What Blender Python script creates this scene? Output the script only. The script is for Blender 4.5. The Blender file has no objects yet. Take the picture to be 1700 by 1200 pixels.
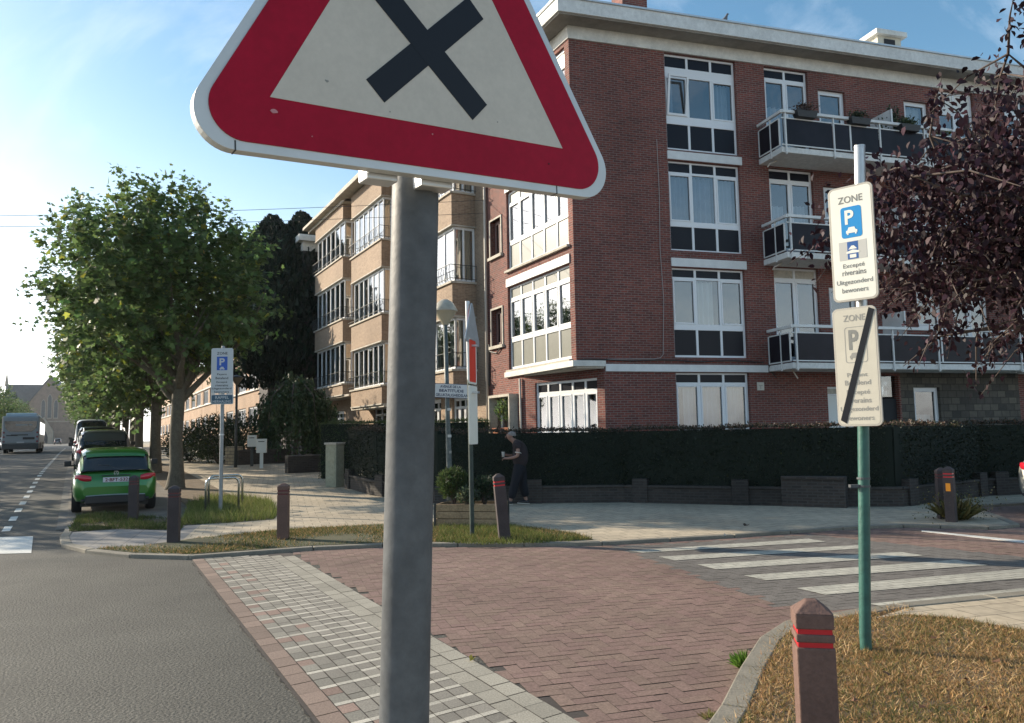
import bpy, bmesh, math, random
import numpy as np
from mathutils import Vector, Matrix
from mathutils.geometry import tessellate_polygon
random.seed(7); RNG = np.random.default_rng(7)
S = bpy.context.scene
COL = S.collection
# ------------------------------------------------------------------ camera
F_PX, EYE = 1300.0, 1.6
up = Vector((-.0175, 1, -121.4/F_PX)).normalized()
fw = Vector((0, 0, -1)); YC = (fw - up*fw.dot(up)).normalized(); XC = YC.cross(up)
CAMPOS = Vector((0, 0, EYE))
cam_d = bpy.data.cameras.new('camera'); cam = bpy.data.objects.new('camera', cam_d); COL.objects.link(cam)
cam_d.sensor_width = 36; cam_d.lens = F_PX/1700*36; cam_d.clip_end = 3000; cam_d.clip_start = .05
R3 = Matrix((XC, YC, up))            # world = R3 @ camera-space
cam.matrix_world = Matrix.Translation(CAMPOS) @ R3.to_4x4()
S.camera = cam
# ------------------------------------------------------------------ light
SUN_EL = math.radians(23); SH = Vector((.906, -.423, 0))   # SH = way the shadows run
w = bpy.data.worlds.new('World'); S.world = w; w.use_nodes = True
nt = w.node_tree; nt.nodes.clear()
sky = nt.nodes.new('ShaderNodeTexSky'); sky.sky_type = 'NISHITA'; sky.sun_disc = False
sky.sun_elevation = SUN_EL; sky.sun_rotation = math.atan2(-SH.x, -SH.y)
sky.air_density = 1.0; sky.dust_density = .8; sky.ozone_density = 2.0; sky.altitude = 50
bg = nt.nodes.new('ShaderNodeBackground'); bg.inputs[1].default_value = .122
tc = nt.nodes.new('ShaderNodeTexCoord')
mp = nt.nodes.new('ShaderNodeMapping'); mp.inputs['Rotation'].default_value = (0, .5, -.75); mp.inputs['Scale'].default_value = (1.0, 5.5, 2.4)
nz = nt.nodes.new('ShaderNodeTexNoise'); nz.inputs['Scale'].default_value = 2.1; nz.inputs['Detail'].default_value = 9; nz.inputs['Roughness'].default_value = .62
nz.inputs['Distortion'].default_value = .5
cr = nt.nodes.new('ShaderNodeValToRGB'); cr.color_ramp.elements[0].position = .5; cr.color_ramp.elements[1].position = .85
mx = nt.nodes.new('ShaderNodeMixRGB'); mx.blend_type = 'MIX'
sc_ = nt.nodes.new('ShaderNodeMath'); sc_.operation = 'MULTIPLY'; sc_.inputs[1].default_value = .55
mx.inputs[2].default_value = (6.0, 6.6, 7.4, 1)
out = nt.nodes.new('ShaderNodeOutputWorld')
L = nt.links.new
L(tc.outputs['Generated'], mp.inputs[0]); L(mp.outputs[0], nz.inputs[0]); L(nz.outputs[0], cr.inputs[0]); L(cr.outputs[0], sc_.inputs[0])
hs = nt.nodes.new('ShaderNodeHueSaturation'); hs.inputs['Saturation'].default_value = 1.12; hs.inputs['Hue'].default_value = .485
hs.inputs['Value'].default_value = 1.08
# pale milky air towards the horizon
h2 = nt.nodes.new('ShaderNodeHueSaturation'); h2.inputs['Saturation'].default_value = .12; h2.inputs['Value'].default_value = 1.25
sx = nt.nodes.new('ShaderNodeSeparateXYZ'); L(tc.outputs['Generated'], sx.inputs[0])
mr = nt.nodes.new('ShaderNodeMapRange'); mr.inputs[1].default_value = .42; mr.inputs[2].default_value = 0.; mr.inputs[3].default_value = 0; mr.inputs[4].default_value = 1
pw = nt.nodes.new('ShaderNodeMath'); pw.operation = 'POWER'; pw.inputs[1].default_value = 1.5
L(sx.outputs[2], mr.inputs[0]); L(mr.outputs[0], pw.inputs[0])
m2 = nt.nodes.new('ShaderNodeMixRGB'); L(pw.outputs[0], m2.inputs[0]); L(sky.outputs[0], hs.inputs['Color']); L(sky.outputs[0], h2.inputs['Color'])
L(hs.outputs[0], m2.inputs[1]); L(h2.outputs[0], m2.inputs[2])
L(sc_.outputs[0], mx.inputs[0]); L(m2.outputs[0], mx.inputs[1]); L(mx.outputs[0], bg.inputs[0]); L(bg.outputs[0], out.inputs[0])
sd = bpy.data.lights.new('sun', 'SUN'); sun = bpy.data.objects.new('sun', sd); COL.objects.link(sun)
sd.energy = 5.0; sd.angle = math.radians(.53); sd.color = (1, .87, .68)
tosun = Vector((-SH.x*math.cos(SUN_EL), -SH.y*math.cos(SUN_EL), math.sin(SUN_EL)))
sun.rotation_euler = tosun.to_track_quat('Z', 'Y').to_euler(); sun.location = (0, 0, 30)
S.view_settings.view_transform = 'Standard'; S.view_settings.look = 'None'; S.view_settings.gamma = 1
S.view_settings.exposure = 0.65
# ------------------------------------------------------------------ geometry of the place
def ray(x, y): return R3 @ Vector((x-850, 600-y, -F_PX))
def hor(x): return 721.4 - .0175*(x-850)
def vdir(x):
    r = ray(x, hor(x)); r.z = 0; return r.normalized()
def dp(x, y, d):
    r = ray(x, y); return CAMPOS + r*(d/r.y)
dR, dL, dA, dT = vdir(5239), vdir(200), vdir(125), vdir(140)
A0 = Vector((-8.22, 14.56, 0)); dS = Vector((dA.y, -dA.x, 0))    # avenue: A0 kerb start, dA away, dS to the right
def hz(p):
    a = (p[0]-A0.x)*dA.x + (p[1]-A0.y)*dA.y
    if a <= 0: return 0.
    if a <= 16: return .03*a
    if a <= 60: return .48 + (a-16)*.0075
    return .81 + min(a-60, 400)*.0012
def gp(x, y, dz=0.):
    r = ray(x, y); z = dz
    for _ in range(30):
        t = (z-EYE)/r.z; p = CAMPOS + r*t; z = z*.5 + (hz(p)+dz)*.5
    p.z = hz(p)+dz; return p
def AV(s, a, dz=0.):
    p = A0 + dS*s + dA*a; p.z = hz(p)+dz; return p
# ------------------------------------------------------------------ mesh builder
def Mrot(ang): return Matrix.Rotation(ang, 4, 'Z')
class B:
    def __init__(s): s.v = []; s.f = []; s.m = []; s.cols = None
    def quad(s, *p, m=0):
        n = len(s.v); s.v += [tuple(q) for q in p]; s.f.append(tuple(range(n, n+len(p)))); s.m.append(m)
    def hexa(s, P, m=0):
        n = len(s.v); s.v += [tuple(q) for q in P]
        for f in ((0,3,2,1),(4,5,6,7),(0,1,5,4),(1,2,6,5),(2,3,7,6),(3,0,4,7)):
            s.f.append(tuple(n+i for i in f)); s.m.append(m)
    def box(s, x0, x1, y0, y1, z0, z1, m=0, T=None):
        P = [(x0,y0,z0),(x1,y0,z0),(x1,y1,z0),(x0,y1,z0),(x0,y0,z1),(x1,y0,z1),(x1,y1,z1),(x0,y1,z1)]
        if T: P = [T(*p) for p in P]
        s.hexa(P, m)
    def prism(s, poly, z0, z1, m=0, T=None, bottom=True):
        T = T or (lambda x, y, z: (x, y, z))
        tri = tessellate_polygon([[Vector((p[0], p[1], 0)) for p in poly]])
        n = len(s.v); k = len(poly)
        s.v += [tuple(T(p[0], p[1], z0)) for p in poly] + [tuple(T(p[0], p[1], z1)) for p in poly]
        for t in tri:
            a, b, c = t
            A, Bv, C = (Vector((poly[i][0], poly[i][1])) for i in t)
            if (Bv-A).cross(C-A) < 0: a, c = c, a
            s.f.append((n+k+a, n+k+b, n+k+c)); s.m.append(m)
            if bottom: s.f.append((n+c, n+b, n+a)); s.m.append(m)
        area = sum(poly[i][0]*poly[(i+1)%k][1]-poly[(i+1)%k][0]*poly[i][1] for i in range(k))
        for i in range(k):
            j = (i+1) % k
            q = (n+i, n+j, n+k+j, n+k+i)
            s.f.append(q if area > 0 else q[::-1]); s.m.append(m)
    def tube(s, pts, rad, n=10, m=0, cap=True, sq=1.0):
        pts = [Vector(p) for p in pts]
        if not hasattr(rad, '__len__'): rad = [rad]*len(pts)
        base = len(s.v); ref = None
        for i, p in enumerate(pts):
            d = (pts[min(i+1, len(pts)-1)] - pts[max(i-1, 0)]).normalized()
            if ref is None: ref = Vector((1,0,0)) if abs(d.x) < .9 else Vector((0,1,0))
            ref = (ref - d*ref.dot(d)).normalized(); b = d.cross(ref)
            for k in range(n):
                a = 2*math.pi*k/n
                s.v.append(tuple(p + (ref*math.cos(a) + b*math.sin(a)*sq)*rad[i]))
        for i in range(len(pts)-1):
            for k in range(n):
                a, c = base+i*n+k, base+i*n+(k+1)%n
                s.f.append((a, c, c+n, a+n)); s.m.append(m)
        if cap:
            s.f.append(tuple(base+k for k in range(n-1, -1, -1))); s.m.append(m)
            e = base+(len(pts)-1)*n
            s.f.append(tuple(e+k for k in range(n))); s.m.append(m)
    def lathe(s, prof, c=(0,0,0), n=16, m=0):
        base = len(s.v)
        for r, z in prof:
            for k in range(n):
                a = 2*math.pi*k/n; s.v.append((c[0]+r*math.cos(a), c[1]+r*math.sin(a), c[2]+z))
        for i in range(len(prof)-1):
            for k in range(n):
                a, b = base+i*n+k, base+i*n+(k+1)%n
                s.f.append((a, b, b+n, a+n)); s.m.append(m)
    def build(s, name, mats, parent=None, smooth=False, bevel=0, uv=True, auto=None, subsurf=0):
        me = bpy.data.meshes.new(name)
        me.from_pydata(s.v, [], s.f)
        if not isinstance(mats, (list, tuple)): mats = [mats]
        for mm in mats: me.materials.append(mm)
        me.polygons.foreach_set('material_index', s.m)
        if uv and len(s.f): boxuv(me)
        if smooth: me.polygons.foreach_set('use_smooth', [True]*len(s.f))
        me.update()
        o = bpy.data.objects.new(name, me); COL.objects.link(o)
        if parent: o.parent = parent
        if bevel:
            b = o.modifiers.new('b', 'BEVEL'); b.width = bevel; b.segments = 2; b.limit_method = 'ANGLE'; b.angle_limit = .6
        if subsurf:
            b = o.modifiers.new('s', 'SUBSURF'); b.levels = subsurf; b.render_levels = subsurf
        if auto:
            try: me.set_sharp_from_angle(angle=auto)
            except Exception: pass
        return o
def boxuv(me):
    nl = len(me.loops); li = np.empty(nl, np.int32); me.loops.foreach_get('vertex_index', li)
    co = np.empty(len(me.vertices)*3, np.float32); me.vertices.foreach_get('co', co); co = co.reshape(-1, 3)
    nrm = np.empty(len(me.polygons)*3, np.float32); me.polygons.foreach_get('normal', nrm); nrm = nrm.reshape(-1, 3)
    lt = np.empty(len(me.polygons), np.int32); me.polygons.foreach_get('loop_total', lt)
    pn = np.repeat(nrm, lt, axis=0); P = co[li]
    t = np.stack([-pn[:, 1], pn[:, 0]], 1); ln = np.linalg.norm(t, axis=1); flat = np.abs(pn[:, 2]) > .75
    ln[ln < 1e-6] = 1; t /= ln[:, None]
    u = P[:, 0]*t[:, 0] + P[:, 1]*t[:, 1]; v = P[:, 2].copy()
    u[flat] = P[flat, 0]; v[flat] = P[flat, 1]
    uvl = me.uv_layers.new(name='UVMap'); uvl.data.foreach_set('uv', np.stack([u, v], 1).ravel())
def npmesh(name, V, Fc, mats, parent=None, mi=None, col=None, smooth=False):
    """V (n,3), Fc (m,k) arrays -> one mesh object"""
    me = bpy.data.meshes.new(name); k = Fc.shape[1]
    me.vertices.add(len(V)); me.vertices.foreach_set('co', np.asarray(V, np.float32).ravel())
    me.loops.add(Fc.size); me.loops.foreach_set('vertex_index', Fc.astype(np.int32).ravel())
    me.polygons.add(len(Fc)); me.polygons.foreach_set('loop_start', np.arange(0, Fc.size, k, dtype=np.int32))
    try: me.polygons.foreach_set('loop_total', np.full(len(Fc), k, np.int32))
    except Exception: pass
    if not isinstance(mats, (list, tuple)): mats = [mats]
    for mm in mats: me.materials.append(mm)
    if mi is not None: me.polygons.foreach_set('material_index', mi.astype(np.int32))
    if smooth: me.polygons.foreach_set('use_smooth', np.ones(len(Fc), bool))
    me.update(calc_edges=True)
    if col is not None:
        ca = me.color_attributes.new('tint', 'FLOAT_COLOR', 'POINT'); ca.data.foreach_set('color', np.asarray(col, np.float32).ravel())
    o = bpy.data.objects.new(name, me); COL.objects.link(o)
    if parent: o.parent = parent
    return o
def thing(name, label, cat, loc=(0,0,0), rz=0., group=None):
    o = bpy.data.objects.new(name, None); COL.objects.link(o); o.empty_display_size = .2
    o.location = loc; o.rotation_euler = (0, 0, rz); o['label'] = label; o['category'] = cat
    if group: o['group'] = group
    return o
def tag(o, label, cat, group=None):
    o['label'] = label; o['category'] = cat
    if group: o['group'] = group
    return o
def struct(o, kind='structure', label=None, cat=None):
    o['kind'] = kind
    if label: o['label'] = label
    if cat: o['category'] = cat
    return o
def copy_tree(o, parent=None):
    c = o.copy(); COL.objects.link(c)
    if parent: c.parent = parent
    for ch in [x for x in bpy.data.objects if x.parent == o]: copy_tree(ch, c)
    return c
def yaw_of(n): return math.atan2(n[0], -n[1])
_dg = None
def text(body, w, h, cx, cz, y, m, parent, name='lettering', bold=0.):
    """flat lettering w wide, h tall, centred at (cx, cz) in the x-z plane of the parent, at depth y"""
    cu = bpy.data.curves.new('t', 'FONT'); cu.body = body; cu.align_x = 'CENTER'; cu.size = 1; cu.resolution_u = 3
    cu.space_line = .95; cu.offset = bold
    o = bpy.data.objects.new('t', cu); COL.objects.link(o)
    bpy.context.view_layer.update()
    me = bpy.data.meshes.new_from_object(o.evaluated_get(bpy.context.evaluated_depsgraph_get()))
    bpy.data.objects.remove(o)
    co = np.empty(len(me.vertices)*3, np.float32); me.vertices.foreach_get('co', co); co = co.reshape(-1, 3)
    mn, mxx = co.min(0), co.max(0); sx = w/(mxx[0]-mn[0]); sz = h/(mxx[1]-mn[1])
    new = np.stack([cx+(co[:, 0]-(mn[0]+mxx[0])/2)*sx, np.full(len(co), y), cz+(co[:, 1]-(mn[1]+mxx[1])/2)*sz], 1)
    me.vertices.foreach_set('co', new.astype(np.float32).ravel())
    me.materials.clear(); me.materials.append(m); me.name = name; me.update()
    r = bpy.data.objects.new(name, me); COL.objects.link(r); r.parent = parent
    return r
# ------------------------------------------------------------------ materials
MATS = {}
def mat(name, col, rough=.7, n1=None, n2=None, bump=None, metal=0., spec=.5, col2=None, coat=0., trans=0.):
    """n1/n2 = (scale, amount) of two noises that vary the colour; bump = (scale, strength)"""
    if name in MATS: return MATS[name]
    m = bpy.data.materials.new(name); MATS[name] = m; m.use_nodes = True
    t = m.node_tree; p = t.nodes['Principled BSDF']; l = t.links.new
    p.inputs['Roughness'].default_value = rough; p.inputs['Metallic'].default_value = metal
    p.inputs['Specular IOR Level'].default_value = spec
    if coat: p.inputs['Coat Weight'].default_value = coat; p.inputs['Coat Roughness'].default_value = .05
    c = (*col, 1); cur = None
    tcn = t.nodes.new('ShaderNodeTexCoord')
    if n1 or n2:
        rgb = t.nodes.new('ShaderNodeRGB'); rgb.outputs[0].default_value = c; cur = rgb.outputs[0]
        for i, nn in enumerate([q for q in (n1, n2) if q]):
            z = t.nodes.new('ShaderNodeTexNoise'); z.inputs['Scale'].default_value = nn[0]; z.inputs['Detail'].default_value = 6
            z.inputs['Roughness'].default_value = .65
            l(tcn.outputs['Object'], z.inputs['Vector'])
            r = t.nodes.new('ShaderNodeMapRange'); r.inputs[1].default_value = .3; r.inputs[2].default_value = .7
            l(z.outputs[0], r.inputs[0])
            mxn = t.nodes.new('ShaderNodeMixRGB')
            if i == 0 and col2:
                mxn.blend_type = 'MIX'; mxn.inputs[2].default_value = (*col2, 1); r.inputs[3].default_value = 0; r.inputs[4].default_value = nn[1]
                l(r.outputs[0], mxn.inputs[0])
            else:
                mxn.blend_type = 'MULTIPLY'; mxn.inputs[0].default_value = 1
                r.inputs[3].default_value = 1-nn[1]; r.inputs[4].default_value = 1+nn[1]*.6
                l(r.outputs[0], mxn.inputs[2])
            l(cur, mxn.inputs[1]); cur = mxn.outputs[0]
        l(cur, p.inputs['Base Color'])
    else: p.inputs['Base Color'].default_value = c
    if bump:
        z = t.nodes.new('ShaderNodeTexNoise'); z.inputs['Scale'].default_value = bump[0]; z.inputs['Detail'].default_value = 4
        l(tcn.outputs['Object'], z.inputs['Vector'])
        b = t.nodes.new('ShaderNodeBump'); b.inputs['Strength'].default_value = bump[1]; b.inputs['Distance'].default_value = .01
        l(z.outputs[0], b.inputs['Height']); l(b.outputs[0], p.inputs['Normal'])
    if trans:
        tr = t.nodes.new('ShaderNodeBsdfTranslucent'); mxs = t.nodes.new('ShaderNodeMixShader'); mxs.inputs[0].default_value = trans
        if cur: l(cur, tr.inputs[0])
        else: tr.inputs[0].default_value = c
        o = t.nodes['Material Output']
        l(p.outputs[0], mxs.inputs[1]); l(tr.outputs[0], mxs.inputs[2]); l(mxs.outputs[0], o.inputs[0])
    return m
def brickmat(name, c1, c2, mortar, bw=.21, rh=.065, ms=.01, off=.5, rot=0., bumpd=.004, rough=.85, stain=.25, scale=(1,1), freq=2):
    m = bpy.data.materials.new(name); MATS[name] = m; m.use_nodes = True
    t = m.node_tree; p = t.nodes['Principled BSDF']; l = t.links.new
    p.inputs['Roughness'].default_value = rough
    uv = t.nodes.new('ShaderNodeUVMap'); mpn = t.nodes.new('ShaderNodeMapping'); mpn.inputs['Rotation'].default_value = (0, 0, rot)
    l(uv.outputs[0], mpn.inputs[0])
    b = t.nodes.new('ShaderNodeTexBrick'); b.offset = off; b.offset_frequency = freq; b.inputs['Scale'].default_value = 1
    b.inputs['Brick Width'].default_value = bw; b.inputs['Row Height'].default_value = rh; b.inputs['Mortar Size'].default_value = ms
    b.inputs['Mortar Smooth'].default_value = .2; b.inputs['Bias'].default_value = 0
    b.inputs['Color1'].default_value = (*c1, 1); b.inputs['Color2'].default_value = (*c2, 1); b.inputs['Mortar'].default_value = (*mortar, 1)
    l(mpn.outputs[0], b.inputs[0])
    tcn = t.nodes.new('ShaderNodeTexCoord')
    cur = b.outputs[0]
    for sc, am in ((.45, stain), (9, .18)):
        z = t.nodes.new('ShaderNodeTexNoise'); z.inputs['Scale'].default_value = sc; z.inputs['Detail'].default_value = 7
        l(tcn.outputs['Object'], z.inputs[0])
        r = t.nodes.new('ShaderNodeMapRange'); r.inputs[1].default_value = .3; r.inputs[2].default_value = .7
        r.inputs[3].default_value = 1-am; r.inputs[4].default_value = 1+am*.7
        l(z.outputs[0], r.inputs[0])
        mxn = t.nodes.new('ShaderNodeMixRGB'); mxn.blend_type = 'MULTIPLY'; mxn.inputs[0].default_value = 1
        l(cur, mxn.inputs[1]); l(r.outputs[0], mxn.inputs[2]); cur = mxn.outputs[0]
    l(cur, p.inputs['Base Color'])
    bp = t.nodes.new('ShaderNodeBump'); bp.invert = True; bp.inputs['Strength'].default_value = .6; bp.inputs['Distance'].default_value = bumpd
    l(b.outputs['Fac'], bp.inputs['Height']); l(bp.outputs[0], p.inputs['Normal'])
    return m
def tintmat(name, base=(1,1,1), rough=.8, trans=0., nz_=None, spec=.3):
    m = bpy.data.materials.new(name); m.use_nodes = True; MATS[name] = m
    t = m.node_tree; p = t.nodes['Principled BSDF']; l = t.links.new; p.inputs['Roughness'].default_value = rough
    p.inputs['Specular IOR Level'].default_value = spec
    a = t.nodes.new('ShaderNodeAttribute'); a.attribute_name = 'tint'; cur = a.outputs['Color']
    if nz_:
        tcn = t.nodes.new('ShaderNodeTexCoord')
        for sc, am in nz_:
            z = t.nodes.new('ShaderNodeTexNoise'); z.inputs['Scale'].default_value = sc; z.inputs['Detail'].default_value = 6
            l(tcn.outputs['Object'], z.inputs[0])
            r = t.nodes.new('ShaderNodeMapRange'); r.inputs[1].default_value = .3; r.inputs[2].default_value = .7
            r.inputs[3].default_value = 1-am; r.inputs[4].default_value = 1+am*.7
            l(z.outputs[0], r.inputs[0])
            q = t.nodes.new('ShaderNodeMixRGB'); q.blend_type = 'MULTIPLY'; q.inputs[0].default_value = 1
            l(cur, q.inputs[1]); l(r.outputs[0], q.inputs[2]); cur = q.outputs[0]
    l(cur, p.inputs['Base Color'])
    if trans:
        tr = t.nodes.new('ShaderNodeBsdfTranslucent'); mxs = t.nodes.new('ShaderNodeMixShader'); mxs.inputs[0].default_value = trans
        l(cur, tr.inputs[0]); o = t.nodes['Material Output']
        l(p.outputs[0], mxs.inputs[1]); l(tr.outputs[0], mxs.inputs[2]); l(mxs.outputs[0], o.inputs[0])
    return m
def glassmat(name, tint=(.75,.8,.8), refl=.25, rough=.02):
    m = bpy.data.materials.new(name); m.use_nodes = True; t = m.node_tree; l = t.links.new; t.nodes.clear()
    o = t.nodes.new('ShaderNodeOutputMaterial'); tr = t.nodes.new('ShaderNodeBsdfTransparent'); tr.inputs[0].default_value = (*tint, 1)
    g = t.nodes.new('ShaderNodeBsdfGlossy'); g.inputs['Roughness'].default_value = rough
    fr = t.nodes.new('ShaderNodeFresnel'); fr.inputs[0].default_value = 1.5
    r = t.nodes.new('ShaderNodeMapRange'); r.inputs[1].default_value = 0; r.inputs[2].default_value = 1; r.inputs[3].default_value = refl; r.inputs[4].default_value = 1
    # slightly wavy panes
    tcn = t.nodes.new('ShaderNodeTexCoord'); z = t.nodes.new('ShaderNodeTexNoise'); z.inputs['Scale'].default_value = 1.3
    b = t.nodes.new('ShaderNodeBump'); b.inputs['Strength'].default_value = .12; b.inputs['Distance'].default_value = .05
    l(tcn.outputs['Object'], z.inputs[0]); l(z.outputs[0], b.inputs['Height']); l(b.outputs[0], g.inputs['Normal'])
    mxs = t.nodes.new('ShaderNodeMixShader'); l(fr.outputs[0], r.inputs[0]); l(r.outputs[0], mxs.inputs[0])
    l(tr.outputs[0], mxs.inputs[1]); l(g.outputs[0], mxs.inputs[2]); l(mxs.outputs[0], o.inputs[0])
    MATS[name] = m; return m
BRICK = brickmat('red_brick', (.22,.055,.038), (.12,.032,.026), (.20,.15,.13), ms=.010)
BRICK_T = brickmat('tan_brick', (.34,.235,.155), (.27,.18,.12), (.38,.31,.24), bw=.22, rh=.055, ms=.007, stain=.2)
BRICK_P = brickmat('peach_brick', (.40,.255,.165), (.35,.225,.15), (.5,.4,.3), bw=.22, rh=.065, ms=.007, stain=.15)
BRICK_W = brickmat('old_wall_brick', (.06,.045,.038), (.03,.025,.022), (.06,.056,.05), bw=.2, rh=.06, ms=.012, stain=.45)
STONE = brickmat('rubble_stone', (.13,.115,.09), (.05,.045,.04), (.04,.036,.03), bw=.33, rh=.21, ms=.014, off=.37, stain=.35)
FLAG = brickmat('flagstone', (.47,.39,.28), (.40,.335,.245), (.16,.135,.10), bw=.3, rh=.3, ms=.006, off=.5, rot=-.29, bumpd=.003, stain=.22)
FLAG2 = brickmat('grey_flagstone', (.27,.25,.23), (.22,.21,.2), (.14,.13,.13), bw=.45, rh=.45, ms=.008, off=.0, rot=-.29, bumpd=.003, stain=.15)
WHITE = mat('white_paint', (.72,.72,.70), .5, n1=(3, .12))
WHITE_B = mat('white_band', (.72,.70,.64), .7, n1=(2, .2), n2=(14,.1))
FRAMEW = mat('white_window_frame', (.78,.79,.80), .4)
CONC = mat('pale_concrete', (.5,.46,.39), .85, n1=(2.5, .25), n2=(20,.15), bump=(40,.3))
CONC_D = mat('stained_concrete', (.80,.80,.77), .85, n1=(1.1, .30), n2=(9,.15), col2=(.3,.29,.27))
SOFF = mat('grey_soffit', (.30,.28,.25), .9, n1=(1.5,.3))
DARKPANEL = mat('dark_panel', (.010,.011,.017), .3, spec=.15)
GREYPANEL = mat('grey_panel', (.21,.21,.18), .35, n1=(1.5,.15))
BALCGLASS = mat('smoked_balcony_panel', (.02,.019,.026), .3, n1=(1.2,.4), spec=.12)
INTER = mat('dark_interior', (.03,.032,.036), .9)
CURTAIN = mat('curtain', (.60,.63,.66), .9, n1=(2,.1))
CURTAIN2 = mat('grey_curtain', (.35,.4,.48), .9, n1=(2,.2))
BLIND = mat('white_blind', (.8,.8,.76), .8)
GLASS = glassmat('window_glass', (.62,.68,.72), .17)
GLASS_S = glassmat('sunlit_glass', (.85,.88,.86), .42, .03)
IRON = mat('black_iron', (.03,.035,.035), .5)
STEELG = mat('galvanised_steel', (.105,.112,.118), .55, n1=(25,.25), n2=(4,.35), spec=.3, bump=(60,.1))
ALU = mat('brushed_aluminium', (.55,.56,.56), .38, n1=(10,.12), metal=.6)
GREENW = mat('weathered_green_paint', (.04,.062,.052), .6, n1=(9,.5), n2=(2,.3), bump=(30,.2))
GREENP = mat('green_post_paint', (.035,.13,.105), .45, n1=(12,.3), n2=(2,.25), bump=(30,.2))
GREYPOLE = mat('grey_pole', (.30,.31,.31), .5, n1=(8,.2), metal=.3)
ROADM = mat('asphalt', (.088,.083,.068), .8, n1=(.55,.38), n2=(50,.95), bump=(50,1.0), spec=.5)
ROADP = mat('road_paint', (.62,.62,.58), .7, n1=(30,.25), n2=(4,.15))
DIRT = mat('verge_dirt', (.16,.115,.07), .95, n1=(5,.4), n2=(40,.35), bump=(40,.8))
DIRTG = mat('mossy_soil', (.07,.075,.035), .95, n1=(5,.4), n2=(40,.35), bump=(40,.8), col2=(.13,.1,.055))
KERBM = mat('kerb_stone', (.24,.215,.17), .85, n1=(4,.25), n2=(60,.25), bump=(80,.4))
PARKM = mat('parking_lane_surface', (.17,.15,.125), .9, n1=(2,.3), n2=(60,.3), bump=(80,.5))
GROUNDM = mat('distant_ground', (.10,.10,.08), .95, n1=(.3,.3))
BARK = mat('plane_bark', (.075,.062,.045), .9, n1=(7,.7), n2=(30,.3), col2=(.15,.13,.09), bump=(14,.8))
BARKD = mat('dark_bark', (.10,.075,.065), .85, n1=(14,.35), bump=(20,.6))
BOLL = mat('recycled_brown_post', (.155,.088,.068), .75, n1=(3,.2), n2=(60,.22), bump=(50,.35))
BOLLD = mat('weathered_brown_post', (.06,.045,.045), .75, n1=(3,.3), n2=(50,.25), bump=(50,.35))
REDM = mat('red_reflector', (.55,.01,.02), .35)
ORANGEM = mat('orange_sticker', (.9,.32,.01), .4)
SIGNW = mat('sign_white', (.50,.465,.40), .4, n1=(5,.10), n2=(90,.07), spec=.4)
SIGNC = mat('sign_cream', (.86,.84,.74), .4, n1=(3,.07))
SIGNR = mat('sign_red', (.31,.004,.024), .5, n1=(5,.16), n2=(80,.10), spec=.14)
SIGNB = mat('sign_blue', (.012,.14,.52), .35)
SIGNBR = mat('sign_bright_blue', (.02,.27,.62), .35)
SIGNK = mat('sign_black', (.008,.01,.015), .5, spec=.25)
SIGNG = mat('sign_faded_grey', (.22,.22,.2), .5)
SIGNRIM = mat('sign_rim', (.5,.52,.52), .4, metal=.25, n1=(8,.1))
TYRE = mat('tyre', (.015,.015,.016), .85)
PLASTIC = mat('black_plastic', (.02,.02,.022), .5)
CARGLASS = mat('car_glass', (.01,.013,.014), .04, spec=.8)
TAIL = mat('tail_lamp', (.5,.015,.03), .15, spec=.8)
ALLOY = mat('alloy', (.5,.5,.5), .3, metal=.8)
# ------------------------------------------------------------------ ground
gb = B(); Nn = 40
for i in range(Nn):      # one sheet to the horizon, following the avenue's rise
    a0 = -300 + 1500*(i/Nn)**1.0; a1 = -300 + 1500*((i+1)/Nn)
    gb.quad(*[tuple(AV(s_, a_, -.06)) for s_, a_ in ((-900,a0),(1100,a0),(1100,a1),(-900,a1))])
struct(gb.build('ground', GROUNDM))
avs = [-30,-20,-12,-8,-4,0,2,4,6,8,10,12,14,16,20,26,34,46,60,80,110,160,230,330]
def strip(b, s0, s1, dz, m=0, a_from=-99, a_to=999, zs=None):
    A = sorted(set([max(a_from, -30), min(a_to, 330)] + [a for a in avs if a_from < a < a_to]))
    for a0, a1 in zip(A, A[1:]):
        b.quad(AV(s0,a0,dz), AV(s1,a0,dz), AV(s1,a1,dz), AV(s0,a1,dz), m=m)
rb = B(); strip(rb, -9.0, .02, 0.); strip(rb, -30, -9.0, 0., a_to=2); strip(rb, .02, 46, 0., a_to=0)
struct(rb.build('road', ROADM))
# avenue markings
mk = B()
for i, (p, q) in enumerate([((15,873),(25,857))]): pass
D0 = gp(15,873); D1 = gp(72,782); dd = (D1-D0); dd.z = 0; 
s_of = lambda p: (p-A0).dot(dS); a_of = lambda p: (p-A0).dot(dA)
sd0 = s_of(D0)
for k in range(60):
    a0 = .35 + k*1.62
    for s_, wd in ((sd0, .13), ):
        mk.quad(AV(s_-wd/2,a0,.006), AV(s_+wd/2,a0,.006), AV(s_+wd/2,a0+.75,.006), AV(s_-wd/2,a0+.75,.006))
for k in range(25):
    a0 = 6 + k*4.4
    mk.quad(AV(-4.9,a0,.006), AV(-4.75,a0,.006), AV(-4.75,a0+2.6,.006), AV(-4.9,a0+2.6,.006))
q0, q1, q2, q3 = gp(-60,893,.006), gp(55,890,.006), gp(52,918,.006), gp(-90,921,.006)
mk.quad(q3, q2, q1, q0)
struct(mk.build('road_marking', ROADP))
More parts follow.
